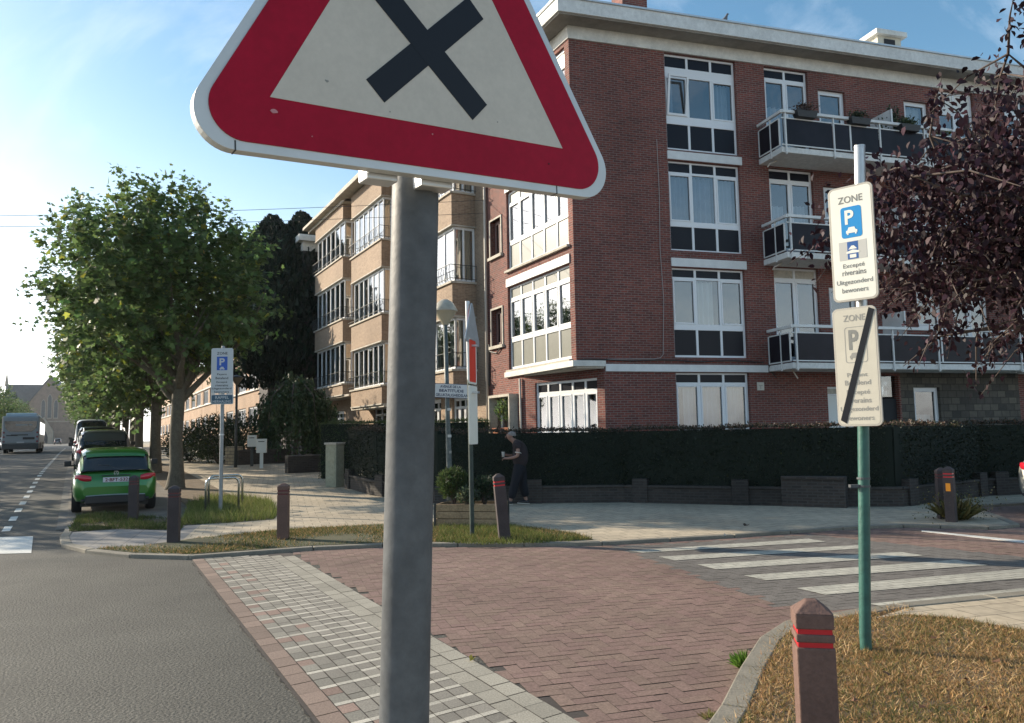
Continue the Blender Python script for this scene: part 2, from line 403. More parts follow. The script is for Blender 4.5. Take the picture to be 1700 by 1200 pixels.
# far corner kerb line (bottom edge of the kerb)
KP = [AV(0,12), AV(0,6), AV(0,3), Vector((-8.22,14.56,0)), Vector((-7.5,13.1,0)), Vector((-6.95,12.2,0)), Vector((-6.2,11.5,0)), Vector((-5.3,10.95,0)), Vector((-4.4,10.72,0))]
KP2 = [Vector((-4.4,10.72,0))]+[gp(x,y) for x, y in ((520,914),(635,909),(760,908),(870,908),(1000,906),(1220,893),(1400,880),(1500,876))] + [Vector((6.75,12.62,0)), Vector((7.35,12.35,0)), Vector((8.0,12.6,0)), Vector((8.5,14.0,0)), Vector((8.9,15.6,0))]
PEND = Vector((8.9,15.6,0)) + dR*50
ZP = .05
def offs(pts, d):
    """shift a polyline sideways (left of travel positive)"""
    o = []
    for i, p in enumerate(pts):
        t = (pts[min(i+1,len(pts)-1)] - pts[max(i-1,0)]); t.z = 0; t.normalize()
        o.append(p + Vector((-t.y, t.x, 0))*d)
    return o
def kerb(name, pts, wd=.14, z1=ZP+.004, side=1, m=KERBM, gap=True):
    b = B(); inn = offs(pts, wd*side)
    segs = []
    for i in range(len(pts)-1):
        n = max(1, int((pts[i+1]-pts[i]).length/.95))
        for k in range(n):
            segs.append((pts[i].lerp(pts[i+1], k/n), pts[i].lerp(pts[i+1], (k+1)/n), inn[i].lerp(inn[i+1], k/n), inn[i].lerp(inn[i+1], (k+1)/n)))
    for a, c, d, e in segs:
        g = .006 if gap else 0
        t = (c-a).normalized()*g; t2 = (e-d).normalized()*g
        a, c, d, e = a+t, c-t, d+t2, e-t2
        z = random.uniform(-.004,.004)
        P = [(p.x, p.y, hz(p)-.05) for p in (a, c, e, d)] + [(p.x, p.y, hz(p)+z1+z) for p in (a, c, e, d)]
        b.hexa(P)
    return struct(b.build(name, m, bevel=.012))
kerb('kerb', KP2)
kerb('kerb', [KP2[-1], PEND])
kerb('kerb', KP[3:])
edge = B()
for k in range(160):   # flush edge stones along the avenue
    a0 = k*1.0
    P = [AV(s_,a_,-.03) for s_, a_ in ((-.16,a0+.01),(.0,a0+.01),(.0,a0+.99),(-.16,a0+.99))]
    edge.hexa(P + [AV(s_,a_,.02) for s_, a_ in ((-.16,a0+.01),(.0,a0+.01),(.0,a0+.99),(-.16,a0+.99))])
struct(edge.build('edge_stones', mat('dark_kerb', (.12,.115,.105), .9, n1=(4,.3))))
# raised pavement of the far corner, flat part and the part that climbs with the avenue
inner = offs(KP2, .14)
poly = [AV(2.5,0)] + [Vector((-5.6,13.9,0)), Vector((-5.1,12.1,0))] + inner[1:] + [PEND+Vector((-dR.y,dR.x,0))*.14, PEND + Vector((-dR.y,dR.x,0))*14, AV(46,0)]
pb = B(); pb.prism([(p.x,p.y) for p in poly], .0, ZP)
def striph(b, s0, s1, dz, a_from=0, a_to=330):
    A = sorted(set([a_from, a_to] + [a for a in avs if a_from < a < a_to]))
    for a0, a1 in zip(A, A[1:]):
        b.hexa([AV(s_,a_,-.04) for s_, a_ in ((s0,a0),(s1,a0),(s1,a1),(s0,a1))] + [AV(s_,a_,dz) for s_, a_ in ((s0,a0),(s1,a0),(s1,a1),(s0,a1))])
striph(pb, 3.6, 46, ZP)
struct(pb.build('pavement', FLAG))
pk = B(); striph(pk, 0.0, 2.35, .035)
struct(pk.build('parking_lane', PARKM))
sb = B(); striph(sb, 2.35, 3.6, ZP+.004)
struct(sb.build('soil_strip', DIRT))
# grey flagstones at the avenue corner
cpoly = [AV(.0,0), AV(0,-.4)] + [p for p in offs(KP[3:], .14)[1:]] + [Vector((-4.2,11.25,0)), Vector((-4.6,12.0,0)), Vector((-5.1,12.1,0)), Vector((-5.6,13.9,0)), AV(2.5,0)]
cb = B(); cb.prism([(p.x,p.y) for p in cpoly], .0, ZP-.004)
struct(cb.build('corner_pavement', FLAG2))
# left side of the avenue
lb = B(); 
A_ = [2,4,8,12,16,24,34,60,110,200,330]
for a0, a1 in zip(A_, A_[1:]):
    lb.hexa([AV(s_,a_,-.04) for s_, a_ in ((-20,a0),(-8.9,a0),(-8.9,a1),(-20,a1))] + [AV(s_,a_,.12) for s_, a_ in ((-20,a0),(-8.9,a0),(-8.9,a1),(-20,a1))])
struct(lb.build('far_pavement', FLAG))
# ---- side street: red herringbone pavers, grey and white ones in the crossing
PW = .1
dN = Vector((-dR.y, dR.x, 0))
G0 = gp(480,918); G1 = gp(960,1200); dG = (G0-G1); dG.z = 0; dG.normalize(); dGn = Vector((dG.y,-dG.x,0))
zeb = [(1020,908),(1350,888),(1640,918),(1900,945),(1900,968),(1480,1012),(1300,1008)]
zebw = [gp(x,y) for x, y in zeb]
def inpoly(x, y, P):
    c = False; n = len(P)
    for i in range(n):
        a, b = P[i], P[i-1]
        if (a[1] > y) != (b[1] > y) and x < (b[0]-a[0])*(y-a[1])/(b[1]-a[1])+a[0]: c = not c
    return c
nearkerb = [gp(x,y) for x, y in ((1198,1200),(1231,1131),(1263,1079),(1305,1050),(1340,1044),(1376,1039),(1430,1029),(1486,1020))]
nk_far = nearkerb[-1]
NK = [Vector((-2.2,1.6,0)), Vector((-.6,2.15,0)), Vector((.35,3.0,0))] + nearkerb
kerbtop = [(p.x, p.y) for p in KP2]
roadpoly = kerbtop + [(PEND.x, PEND.y)] + [((PEND-dN*9.6).x, (PEND-dN*9.6).y)]
q = gp(1700,985); nearline = [nk_far + dR*30, nk_far]
roadpoly = kerbtop + [(PEND.x, PEND.y), ((nk_far+dR*55).x, (nk_far+dR*55).y)] + [(p.x,p.y) for p in nearkerb[::-1]] + [(.35,3.0), (-.3,2.3)]
RX = [p[0] for p in roadpoly]; RY = [p[1] for p in roadpoly]
Vq = []; Cq = []
def addbrick(u0, v0, u1, v1, hue):
    c = dR*((u0+u1)/2) + dN*((v0+v1)/2)
    if c.x > 17 or not inpoly(c.x, c.y, roadpoly): return
    if (c-G0).dot(dGn) < .02: return
    g = .0045; gu = .0012; zz = random.uniform(.003,.006)  # cross joints nearly closed, long ones wide, so dark joints draw the gap shadow
    zc = inpoly(c.x, c.y, [(p.x,p.y) for p in zebw])
    k = random.uniform(.92,1.08)
    base = (.17*k,.155*k,.14*k) if zc else (.225*k,.152*k*random.uniform(.96,1.04),.125*k)
    for u, v in ((u0+gu,v0+g),(u1-gu,v0+g),(u1-gu,v1-g),(u0+gu,v1-g)):
        p = dR*u + dN*v; Vq.append((p.x,p.y,zz)); Cq.append((*base,1))
cs = [Vector((x,y,0)) for x, y in roadpoly]
us = [p.dot(dR) for p in cs]; vs = [p.dot(dN) for p in cs]
i0, i1 = int(min(us)/PW)-4, int(min(max(us), 18)/PW)+4; j0, j1 = int(min(vs)/PW)-4, int(max(vs)/PW)+4
for j in range(j0, j1):
    for i in range(i0, i1):
        if (i - j) % 4 == 0:
            addbrick(i*PW, j*PW, (i+2)*PW, (j+1)*PW, 0)
            addbrick(i*PW, (j+1)*PW, (i+1)*PW, (j+3)*PW, 0)
Vq = np.array(Vq); n4 = len(Vq)//4
PAV = tintmat('clay_paver', rough=.8, nz_=[(.7,.18),(70,.28)])
o = npmesh('side_street', Vq, np.arange(n4*4).reshape(-1,4), PAV, col=Cq); struct(o)
jpoly = roadpoly[1:-2] + [(.35,3.0), ((G1-dG*1.4).x,(G1-dG*1.4).y), (G1.x,G1.y)]
jb = B(); jb.prism(jpoly, -.02, .0015, bottom=False)
struct(jb.build('paver_joints', mat('shaded_joint_sand', (.055,.045,.04), .95, n1=(30,.3))))  # shadow of the gaps is put into this dark joint colour
# white crossing stripes
st = B()
for c4 in (((1042,914),(1342,894),(1372,899),(1066,917.6)), ((1093,924),(1425,904.5),(1448,909),(1120,930)), ((1158,937),(1495,916),(1535,922),(1190,945)),
           ((1235,955),(1585,929),(1640,938),(1272,963)), ((1323,976),(1700,944),(1790,952),(1370,987)), ((1440,1002),(1800,966),(1900,976),(1474,1007.5))):
    P = [gp(x,y,.010) for x, y in c4]
    st.quad(P[3], P[2], P[1], P[0])
STRIPE = brickmat('white_paver', (.46,.44,.37), (.39,.375,.32), (.16,.15,.13), bw=.2, rh=.1, ms=.005, rot=-math.atan2(dR.y,dR.x), bumpd=.002, stain=.2)
struct(st.build('crossing_stripes', STRIPE))
# white corner line of the parking bay
wl = B(); P = [gp(x,y,.011) for x, y in ((1530,880),(1700,897),(1760,905),(1760,909),(1700,900.5),(1530,881.5))]
wl.prism([(p.x,p.y) for p in P[::-1]], .0, .011, bottom=False); struct(wl.build('bay_line', ROADP))
# ---- paver band along the avenue
E0 = gp(315,925); 
def PB(s_, a_, z=.0): p = G0 - dG*a_ + (-dGn)*s_ ; return Vector((p.x, p.y, z))
bars = vdir(2550); # direction of the white bars
skew = math.tan(math.acos(min(1, abs(bars.dot(dGn)))))
def PBs(s_, a_, z=0.):  # s_ measured left from the outer light edge, rows run along the bars
    p = G0 - dG*a_ - bars*(s_/max(.3, bars.dot(dGn))); return Vector((p.x,p.y,z))
LIGHTP = [(.31,.30,.27),(.37,.36,.32)]; 
Vp = []; Cp = []
def pv(s0, s1, a0, a1, base, z=.010, g=.004):
    k = random.uniform(.84,1.14); zz = z+random.uniform(-.0015,.0015)
    for s_, a_ in ((s0-g,a0+g),(s0-g,a1-g),(s1+g,a1-g),(s1+g,a0+g)):
        Vp.append(tuple(PBs(s_,a_,zz))); Cp.append((base[0]*k,base[1]*k,base[2]*k,1))
TOT = 1.26
arange = np.arange(-1.2, 11.5, .22)
for a0 in arange:
    for c_ in range(2): pv((c_+1)*.155, c_*.155, a0+.05*c_, a0+.05*c_+.22, (.335,.31,.255))
    pv(TOT, TOT-.15, a0, a0+.22, (.245,.18,.145))
span = TOT-.15-.31; nc = 7; cw = span/nc
PER = .36
for r_ in range(int(12.7/PER)):
    a0 = -1.2 + r_*PER
    pv(TOT-.15, .31, a0, a0+.055, (.50,.48,.42)) if False else None
    for c_ in range(nc):
        s0 = .31+(c_)*cw; s1 = s0+cw
        right = c_ < nc*0.5
        pv(s1, s0, a0, a0+.055, (.48,.445,.375), g=.0015)
        if right:
            pv(s1, s0, a0+.055, a0+PER/2, (.25,.23,.195)); pv(s1, s0, a0+PER/2, a0+PER/2+.05, (.48,.445,.375), g=.0015)
            pv(s1, s0, a0+PER/2+.05, a0+PER, (.25,.23,.195))
        else:
            o2 = .06*(c_ % 2)
            pv(s1, s0, a0+.055, a0+.2+o2, random.choice([(.25,.23,.195),(.27,.19,.155)])); pv(s1, s0, a0+.2+o2, a0+PER, (.235,.22,.185))
Vp = np.array(Vp); Cp = np.array(Cp)
keep = []
for i in range(len(Vp)//4):
    c = Vp[i*4:i*4+4].mean(0)
    kp2 = [(p.x,p.y) for p in KP2]
    # stop at the kerb
    keep.append(not inpoly(c[0], c[1], [(p.x,p.y) for p in poly] ) and not inpoly(c[0],c[1],[(p.x,p.y) for p in cpoly]) and c[1] < 10.9 - .0*c[0])
keep = np.repeat(np.array(keep), 4); Vp = Vp[keep]; Cp = Cp[keep]
struct(npmesh('paver_band', Vp, np.arange(len(Vp)).reshape(-1,4), tintmat('concrete_paver', rough=.82, nz_=[(1.2,.12),(90,.3)]), col=Cp))
sm_ = B(); sk = 140
for i in range(sk):
    a0, a1 = -.05+11*i/sk, -.05+11*(i+1)/sk
    e0 = .012+.03*abs(math.sin(i*1.7)*math.sin(i*.31+1)) ; e1 = .012+.03*abs(math.sin((i+1)*1.7)*math.sin((i+1)*.31+1))
    sm_.quad(PBs(TOT+e0,a0,.0045), PBs(TOT+e1,a1,.0045), PBs(TOT-.01,a1,.0045), PBs(TOT-.01,a0,.0045))
struct(sm_.build('asphalt_seam', mat('tar', (.012,.011,.01), .9, n1=(30,.3))))
pj = B(); pj.quad(*[PBs(s_,a_,.005) for s_, a_ in ((TOT+.02,-.05),(TOT+.02,11),(-.01,11),(-.01,-.05))]); struct(pj.build('band_joints', MATS['shaded_joint_sand']))
# ---- near verge: kerb, dry grass soil, near pavement
kerb('kerb', NK, wd=.15, side=-1, z1=.10)
nin = offs(NK, -.15)
gline = [gp(x,y,.1) for x, y in ((1440,1027),(1500,1019),(1580,1024),(1640,1034),(1700,1045),(1800,1075))]
vpoly = [(p.x,p.y) for p in nin[1:-1]] + [(p.x,p.y) for p in gline] + [(6.5,5.2),(7.5,2.0),(2.5,.4),(.2,1.2)]
vb = B(); vb.prism(vpoly, .0, .095); struct(vb.build('verge', DIRT))
npoly = [(nin[-1].x,nin[-1].y), ((nk_far+dR*55).x,(nk_far+dR*55).y), (60,8), (60,-12), (-4,-12), (-2.2,1.4), (nin[1].x,nin[1].y), (.2,1.2),(2.5,.4),(7.5,2.0),(6.5,5.2)] + [(p.x,p.y) for p in gline[::-1]]
nb = B(); nb.prism(npoly, .0, .09); struct(nb.build('near_pavement', FLAG))
kerb('kerb', [nk_far, nk_far+dR*50], wd=.15, side=-1, z1=.1)
# ================================================================== buildings
def fmap_R(u, o, z): return (u, -o, z)
def wall(b, M, u0, u1, z0, z1, holes=(), o=0., depth=.22, m=0, mrev=None, flip=False):
    us = sorted({u0, u1, *[h[0] for h in holes], *[h[1] for h in holes]}); us = [u for u in us if u0 <= u <= u1]
    zs = sorted({z0, z1, *[h[2] for h in holes], *[h[3] for h in holes]}); zs = [z for z in zs if z0 <= z <= z1]
    def solid(u, z): return not any(h[0] < u < h[1] and h[2] < z < h[3] for h in holes)
    def q(a, c, d, e, mm): b.quad(*([M(*p) for p in (a, c, d, e)]), m=mm)
    for i in range(len(us)-1):
        zrun = None
        for j in range(len(zs)-1):
            s_ = solid((us[i]+us[i+1])/2, (zs[j]+zs[j+1])/2)
            if s_ and zrun is None: zrun = zs[j]
            if zrun is not None and (not s_ or j == len(zs)-2):
                ze = zs[j+1] if s_ else zs[j]
                q((us[i],o,zrun),(us[i+1],o,zrun),(us[i+1],o,ze),(us[i],o,ze), m); zrun = None
    mr = m if mrev is None else mrev
    for (a, c, d, e) in holes:
        oi = o-depth
        q((a,o,d),(a,o,e),(a,oi,e),(a,oi,d), mr); q((c,o,d),(c,oi,d),(c,oi,e),(c,o,e), mr)
        q((a,o,e),(c,o,e),(c,oi,e),(a,oi,e), mr); q((a,o,d),(a,oi,d),(c,oi,d),(c,o,d), mr)
def mbox(b, M, u0, u1, o0, o1, z0, z1, m=0):
    """box in facade coordinates: o0 inner, o1 outer"""
    P = [M(u0,o1,z0),M(u1,o1,z0),M(u1,o0,z0),M(u0,o0,z0),M(u0,o1,z1),M(u1,o1,z1),M(u1,o0,z1),M(u0,o0,z1)]
    b.hexa(P, m)
def drape(M, u0, u1, o, z0, z1, m, parent, amp=.055, per=.15, name='curtain', lean=0.):
    b = B(); n = max(4, int((u1-u0)/.025)); ph = random.uniform(0, 6)
    for i in range(n):
        a, c = u0+(u1-u0)*i/n, u0+(u1-u0)*(i+1)/n
        f = lambda u: amp*math.sin(u/per*6.28+ph+1.3*math.sin(u*5))
        b.quad(M(a+lean*.3,o+f(a),z0), M(c+lean*.3,o+f(c),z0), M(c,o+f(c)*.8,z1), M(a,o+f(a)*.8,z1))
    return b.build(name, m, parent, smooth=True)
def window(M, root, u0, u1, z0, z1, cols, rows, o=-.1, fw_=.06, fd=.06, fm=None, glass=None, curt=None, back=True, name='window'):
    """rows = list of (z_low, z_high, kind) kind in glass / panel / grey; frame bars fill the rest"""
    fm = fm or FRAMEW; b = B()
    mbox(b, M, u0, u0+fw_, o-fd, o, z0, z1); mbox(b, M, u1-fw_, u1, o-fd, o, z0, z1)
    zz = [z0] + [v for r in rows for v in (r[0], r[1])] + [z1]
    lows = sorted(rows, key=lambda r: r[0]); prev = z0
    for r in lows + [(z1, z1, '')]:
        if r[0] > prev + .002: mbox(b, M, u0+fw_, u1-fw_, o-fd, o, prev, r[0])
        prev = r[1]
    cwid = (u1-u0)/cols
    for k in range(1, cols):
        c = u0+cwid*k; h_ = fw_*.6
        for r in lows: mbox(b, M, c-h_, c+h_, o-fd, o-.002, r[0], r[1])
    for r in lows:
        if r[2] == 'glass' and r[1]-r[0] > .7:      # opening sashes inside the frame
            for k in range(cols):
                a, e = u0+cwid*k+(fw_ if k == 0 else fw_*.6), u0+cwid*(k+1)-(fw_ if k == cols-1 else fw_*.6)
                if cols == 3 and k == 1 and fm is FRAMEW and r[0] % 1 > .5: continue
                t_ = .045; oo = o+.012
                mbox(b, M, a, a+t_, o-fd*.5, oo, r[0], r[1]); mbox(b, M, e-t_, e, o-fd*.5, oo, r[0], r[1])
                mbox(b, M, a+t_, e-t_, o-fd*.5, oo-.001, r[0], r[0]+t_); mbox(b, M, a+t_, e-t_, o-fd*.5, oo-.001, r[1]-t_, r[1])
    f = b.build(name, fm, root, bevel=.006)
    gl = B(); pn = {}
    for r in lows:
        if r[2] == 'glass': gl.quad(M(u0+.02,o-fd*.6,r[0]), M(u1-.02,o-fd*.6,r[0]), M(u1-.02,o-fd*.6,r[1]), M(u0+.02,o-fd*.6,r[1]))
        else:
            pb_ = pn.setdefault((r[2], r[0]), B()); mbox(pb_, M, u0+.02, u1-.02, o-fd*.9, o-fd*.5, r[0]-.01, r[1]+.01)
    if gl.f: gl.build('pane', glass or GLASS, f)
    for k_, pb_ in pn.items(): pb_.build('panel', {'panel': DARKPANEL, 'grey': GREYPANEL, 'blind': BLIND, 'cream': CONC}[k_[0]], f)
    if back:
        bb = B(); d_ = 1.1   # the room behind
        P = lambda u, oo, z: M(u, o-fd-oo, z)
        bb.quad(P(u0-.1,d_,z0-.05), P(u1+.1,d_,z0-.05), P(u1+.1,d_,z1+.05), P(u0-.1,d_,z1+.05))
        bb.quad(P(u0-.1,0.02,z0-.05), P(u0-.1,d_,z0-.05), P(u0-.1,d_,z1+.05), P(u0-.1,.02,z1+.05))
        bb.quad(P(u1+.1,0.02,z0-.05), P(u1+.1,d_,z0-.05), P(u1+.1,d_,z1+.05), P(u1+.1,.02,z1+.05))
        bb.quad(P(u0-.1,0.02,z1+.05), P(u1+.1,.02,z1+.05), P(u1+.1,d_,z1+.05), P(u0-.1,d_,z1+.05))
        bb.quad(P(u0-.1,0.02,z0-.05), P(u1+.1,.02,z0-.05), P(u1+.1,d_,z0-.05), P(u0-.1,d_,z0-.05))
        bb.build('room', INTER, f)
    for c in (curt or []):
        a, e, zl, zh = c[:4]
        drape(M, a, e, o-fd-.16, zl, zh, c[4] if len(c) > 4 else CURTAIN, f)
    return f
# ---------------------------------------------------- red brick corner block
P0 = dp(957, 600, 21.0); P0.z = 0
thR = math.atan2(dR.y, dR.x)
bk = thing('apartment_building', 'red brick corner apartment block with white roof fascia and railed balconies', 'building', P0, thR)
Rz = Matrix.Rotation(-thR, 3, 'Z'); lL = Rz @ dL; nLl = Rz @ Vector((-dL.y, dL.x, 0))   # local directions of the avenue facade
if (nLl @ Vector((-1,0,0))) < 0: nLl = -nLl
MR = lambda u, o, z: (u, -o, z)
ML = lambda u, o, z: tuple(lL*(-u) + nLl*o + Vector((0,0,z)))
ZT = 12.62
FL4 = [(10.54-.81, 10.54, 'w4'), ]
bigw = [  # z0, z1, rows
 (9.70,12.60,[(9.78,10.50,'panel'),(10.75,11.93,'glass'),(12.22,12.54,'panel')]),
 (6.74,9.38,[(6.80,7.46,'panel'),(7.62,9.0,'glass'),(9.07,9.33,'panel')]),
 (3.68,6.25,[(3.75,4.47,'panel'),(4.64,5.92,'glass'),(5.99,6.2,'panel')]),
 (.75,3.25,[(.82,1.2,'panel'),(1.3,2.9,'glass'),(2.98,3.2,'panel')])]

UA, UB = 2.96, 5.31
up_h, lo_h = [], []
for z0, z1, r_ in bigw[:3]: up_h += [(UA, UB, z0, z1), (15.6, 17.95, z0, z1), (18.6, 20.2, z0+.9, z1)]
bd = [(10.0,12.58),(6.9,9.42),(3.62,6.40)]
for z0, z1 in bd: up_h += [(6.3, 7.85, z0, z1), (12.85, 14.3, z0, z1)]
sm = [(10.95,12.08),(7.8,9.0),(4.7,5.88)]
for z0, z1 in sm: up_h += [(8.2, 9.2, z0, z1), (11.45, 12.42, z0, z1)]
lo_h = [(UA, UB, .75, 3.25), (7.95, 8.9, .9, 2.86), (9.85,10.55,.1,3.2)]
UEND = 26.
wb = B()
wall(wb, MR, 0, UEND, 3.45, ZT, up_h)
wall(wb, MR, .8, 10.62, 0, 3.45, lo_h)
wall(wb, MR, 15.3, UEND, 0, 3.45, [(15.6,17.95,.9,3.2)])
up_l = [(-4.1,-.25,z0,z1) for z0, z1 in ((9.75,12.5),(6.8,9.35),(3.62,6.26))] + [(-5.32,-4.5,z0,z1) for z0, z1 in ((10.6,11.8),(7.48,8.7),(4.5,5.7))]
wall(wb, ML, -5.65, 0, 3.45, ZT, up_l)
wall(wb, ML, -5.65, -3.2, 0, 3.45, [(-5.0,-3.6,1.2,2.78)])
aS = Vector(ML(-3.2,0,0)); bS = Vector((.8,0,0)); dSp = (bS-aS).normalized(); nSp = Vector((dSp.y,-dSp.x,0))
if nSp.dot(nLl) < 0: nSp = -nSp
MS = lambda u, o, z: tuple(bS + dSp*u + nSp*o + Vector((0,0,z)))
wall(wb, MS, -(bS-aS).length, 0, 0, 3.45, [(-2.85,-.28,.6,3.12)])
wallo = wb.build('wall', BRICK, bk)
# back and roof closing the block
cb2 = B(); far = Vector(ML(-5.65,0,0)); 
q1 = far + Vector((0,0,0)); q2 = far + Vector((0,9,0)); q3 = Vector((UEND,9+far.y,0)); q4 = Vector((UEND,0,0))
for a, c in ((q1,q2),(q2,q3),(q3,q4)): cb2.quad(a, a+Vector((0,0,ZT)), c+Vector((0,0,ZT)), c)
cb2.build('rear_wall', BRICK, bk)
sw = B(); wall(sw, MR, 10.62, 15.3, 0, 3.45, [(11.1,12.1,1.2,2.84)], o=.0); sw.build('stone_wall', STONE, bk)
# soffit, white band, fascia
rf = B()
def ringpoly(e):   # roof outline grown by e on the two street sides
    c = Vector((0,0,0)); k1 = Vector((0,-1,0)); 
    # corner of the two offset lines
    # line A: y = -e ; line B: p.nLl = e
    x = (e + nLl.y*e)/nLl.x
    corner = (x, -e)
    farp = Vector(ML(-5.65, e, 0))
    return [corner, (UEND+e, -e), (UEND+e, far.y+9.), (far.x-e*.0, far.y+9.), (farp.x, farp.y)]
rf.prism(ringpoly(.62), 13.03, 13.42)
roof = rf.build('roof', CONC_D, bk, bevel=.01)
cp = B(); cp.prism(ringpoly(.66), 13.42, 13.47); cp.build('roof_edging', ALU, roof)
bb = B(); bb.prism(ringpoly(.04), ZT, 13.03); bb.build('cornice_band', WHITE_B, bk)
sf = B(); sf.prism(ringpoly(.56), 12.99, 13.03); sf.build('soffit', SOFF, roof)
# lintel bands
for Mm, a_, c_, z, h_ in [(MR,UA-.02,UB+.06,9.4,.24),(MR,UA-.02,UB+.06,6.27,.24),(MR,15.55,18.,9.4,.24),(MR,15.55,18.,6.27,.24),(MR,.84,5.93,3.27,.2),(MR,15.3,UEND,3.27,.2),(ML,-4.14,-.2,9.36,.25),(ML,-4.14,-.2,6.28,.25)]:
    lb_ = B(); mbox(lb_, Mm, a_, c_, -.05, .045, z, z+h_); lb_.build('lintel_band', WHITE, bk)
sl = B()
corner_pts = [ML(-4.25,0,0), ML(-4.25,.1,0), ML(.02,.12,0), (.05,-.05,0), (.84,-.05,0), tuple(bS+Vector((.02,.1,0))), tuple(aS+Vector((.1,.1,0)))]
sl.prism([(p[0],p[1]) for p in corner_pts], 3.40, 3.56); sl.build('canopy_slab', WHITE_B, bk, bevel=.01)
sl2 = B(); sl2.prism([(p[0],p[1]) for p in [ML(-5.6,-.02,0), ML(-.02,-.02,0), (.8,-.001,0), (.8,.3,0), tuple(aS+Vector((.3,.3,0)))]], 3.35, 3.40); 
sl2.build('canopy_underside', CONC, bk)
# windows
k = 0
for z0, z1, rows in bigw:
    cu = [[(UA+.1,UA+.42,rows[1][0],rows[1][1],CURTAIN2),(UB-.62,UB-.12,rows[1][0],rows[1][1],CURTAIN)],
          [(UA+.08,UA+.75,rows[1][0],rows[1][1],CURTAIN2),(UA+.8,UA+1.5,rows[1][0],rows[1][1],CURTAIN2),(UB-.75,UB-.1,rows[1][0],rows[1][1],CURTAIN)],
          [(UA+.85,UA+1.45,rows[1][0],rows[1][1],BLIND)],
          [(UA+.35,UA+.75,rows[1][0],rows[1][1],CURTAIN),(UA+.8,UA+1.55,rows[1][0],rows[1][1],CURTAIN),(UA+1.6,UB-.08,rows[1][0],rows[1][1],CURTAIN)]][k]
    window(MR, bk, UA, UB, z0, z1, 3, rows, curt=cu)
    if z0 > 1 or True: window(MR, bk, 15.6, 17.95, z0 if z0 > 1 else .9, z1 if z0 > 1 else 3.2, 3, rows, curt=[(15.7,16.4,rows[1][0],rows[1][1],CURTAIN)])
    k += 1
# tilted casement of the top window
tb = B(); z0, z1 = 10.76, 11.92
def tilt(u, o, z): return MR(u, o+ .16*(z-z0), z)
for a in ((UA+.07,UA+.13,z0,z1),(UA+.66,UA+.72,z0,z1)): mbox(tb, tilt, a[0], a[1], -.12, -.07, a[2], a[3])
mbox(tb, tilt, UA+.13, UA+.66, -.12, -.07, z0, z0+.06); mbox(tb, tilt, UA+.13, UA+.66, -.12, -.07, z1-.06, z1)
tb.build('casement', FRAMEW, bk)
for k, (z0, z1) in enumerate(bd):
    top = z1-.3
    rows = [(z0+.08,top-.1,'glass'),(top,z1-.06,'cream' if k == 2 else 'panel')]
    lace = [(6.4,7.0,z0+.1,z0+1.45,CURTAIN),(7.12,7.75,z0+.1,z0+1.5,CURTAIN)] if k != 2 else []
    window(MR, bk, 6.3, 7.85, z0, z1, 2, rows, curt=lace)
    if k: window(MR, bk, 12.85, 14.3, z0, z1, 2, rows, curt=[(12.95,13.4,z0+.1,top-.1,CURTAIN)])
    else: window(MR, bk, 12.85, 14.3, z0, z1, 2, [(z0+.08,z1-.75,'glass'),(z1-.7,z1-.08,'blind')])
for k, (z0, z1) in enumerate(sm):
    window(MR, bk, 8.2, 9.2, z0, z1, 1, [(z0+.09,z1-.09,'glass')], fw_=.09, curt=[(8.3,9.1,z0+.1,z0+.5,CURTAIN)] if k == 1 else [])
    window(MR, bk, 11.45, 12.42, z0, z1, 1, [(z0+.09,z1-.09,'glass')], fw_=.09, curt=[(11.55,12.3,z0+.1,z1-.1,BLIND)] if k == 0 else [])
    for zz0, zz1 in ((z0+.0, z1),):
        window(MR, bk, 18.6, 20.2, bigw[k][0]+.9, bigw[k][1], 2, [(bigw[k][0]+1.0, bigw[k][1]-.1,'glass')])
window(MR, bk, 7.95, 8.9, .9, 2.86, 2, [(.98,2.6,'blind'),(2.64,2.8,'cream')], back=False)
window(MR, bk, 11.1, 12.1, 1.2, 2.84, 1, [(1.29,2.75,'glass')], fw_=.09, curt=[(11.2,12.0,1.25,2.0,BLIND)])
dr = B(); mbox(dr, MR, 9.85, 10.55, -.2, -.14, .1, 2.5); d_ = dr.build('door', INTER, bk); hb = B(); mbox(hb, MR, 9.95, 9.99, -.14, -.09, 1.1, 1.4); hb.build('handle', ALU, d_)
tr_ = B(); mbox(tr_, MR, 9.85, 10.55, -.2, -.15, 2.55, 3.2); tr_.build('transom', GLASS, bk)
# avenue facade windows
for z0, z1, rows in ((9.75,12.5,[(9.85,10.6,'grey'),(10.75,12.0,'glass'),(12.08,12.42,'grey')]),(6.8,9.35,[(6.9,7.62,'grey'),(7.72,8.92,'glass'),(9.0,9.28,'grey')]),(3.62,6.26,[(3.72,4.5,'grey'),(4.62,5.82,'glass'),(5.92,6.2,'grey')])):
    window(ML, bk, -4.1, -.25, z0, z1, 5, rows, o=-.08, glass=GLASS_S, curt=[(-4.0,-3.55,rows[1][0],rows[1][1]),(-3.2,-2.75,rows[1][0],rows[1][1],BLIND),(-2.4,-1.9,rows[1][0],rows[1][1]),(-1.6,-1.0,rows[1][0],rows[1][1]),(-.75,-.35,rows[1][0],rows[1][1])])
    hb = B(); mbox(hb, ML, -4.14, -.2, -.05, .1, z0-.07, z0+.0); hb.build('sill', CONC, bk)
window(MS, bk, -2.85, -.28, .6, 3.12, 5, [(.7,2.72,'glass'),(2.83,3.05,'panel')], o=-.06, glass=GLASS, curt=[(-2.75,-2.35,.65,2.7),(-2.3,-1.8,.65,2.7),(-1.72,-1.3,.65,2.7),(-1.2,-.8,.65,2.7),(-.72,-.32,.65,2.7)])
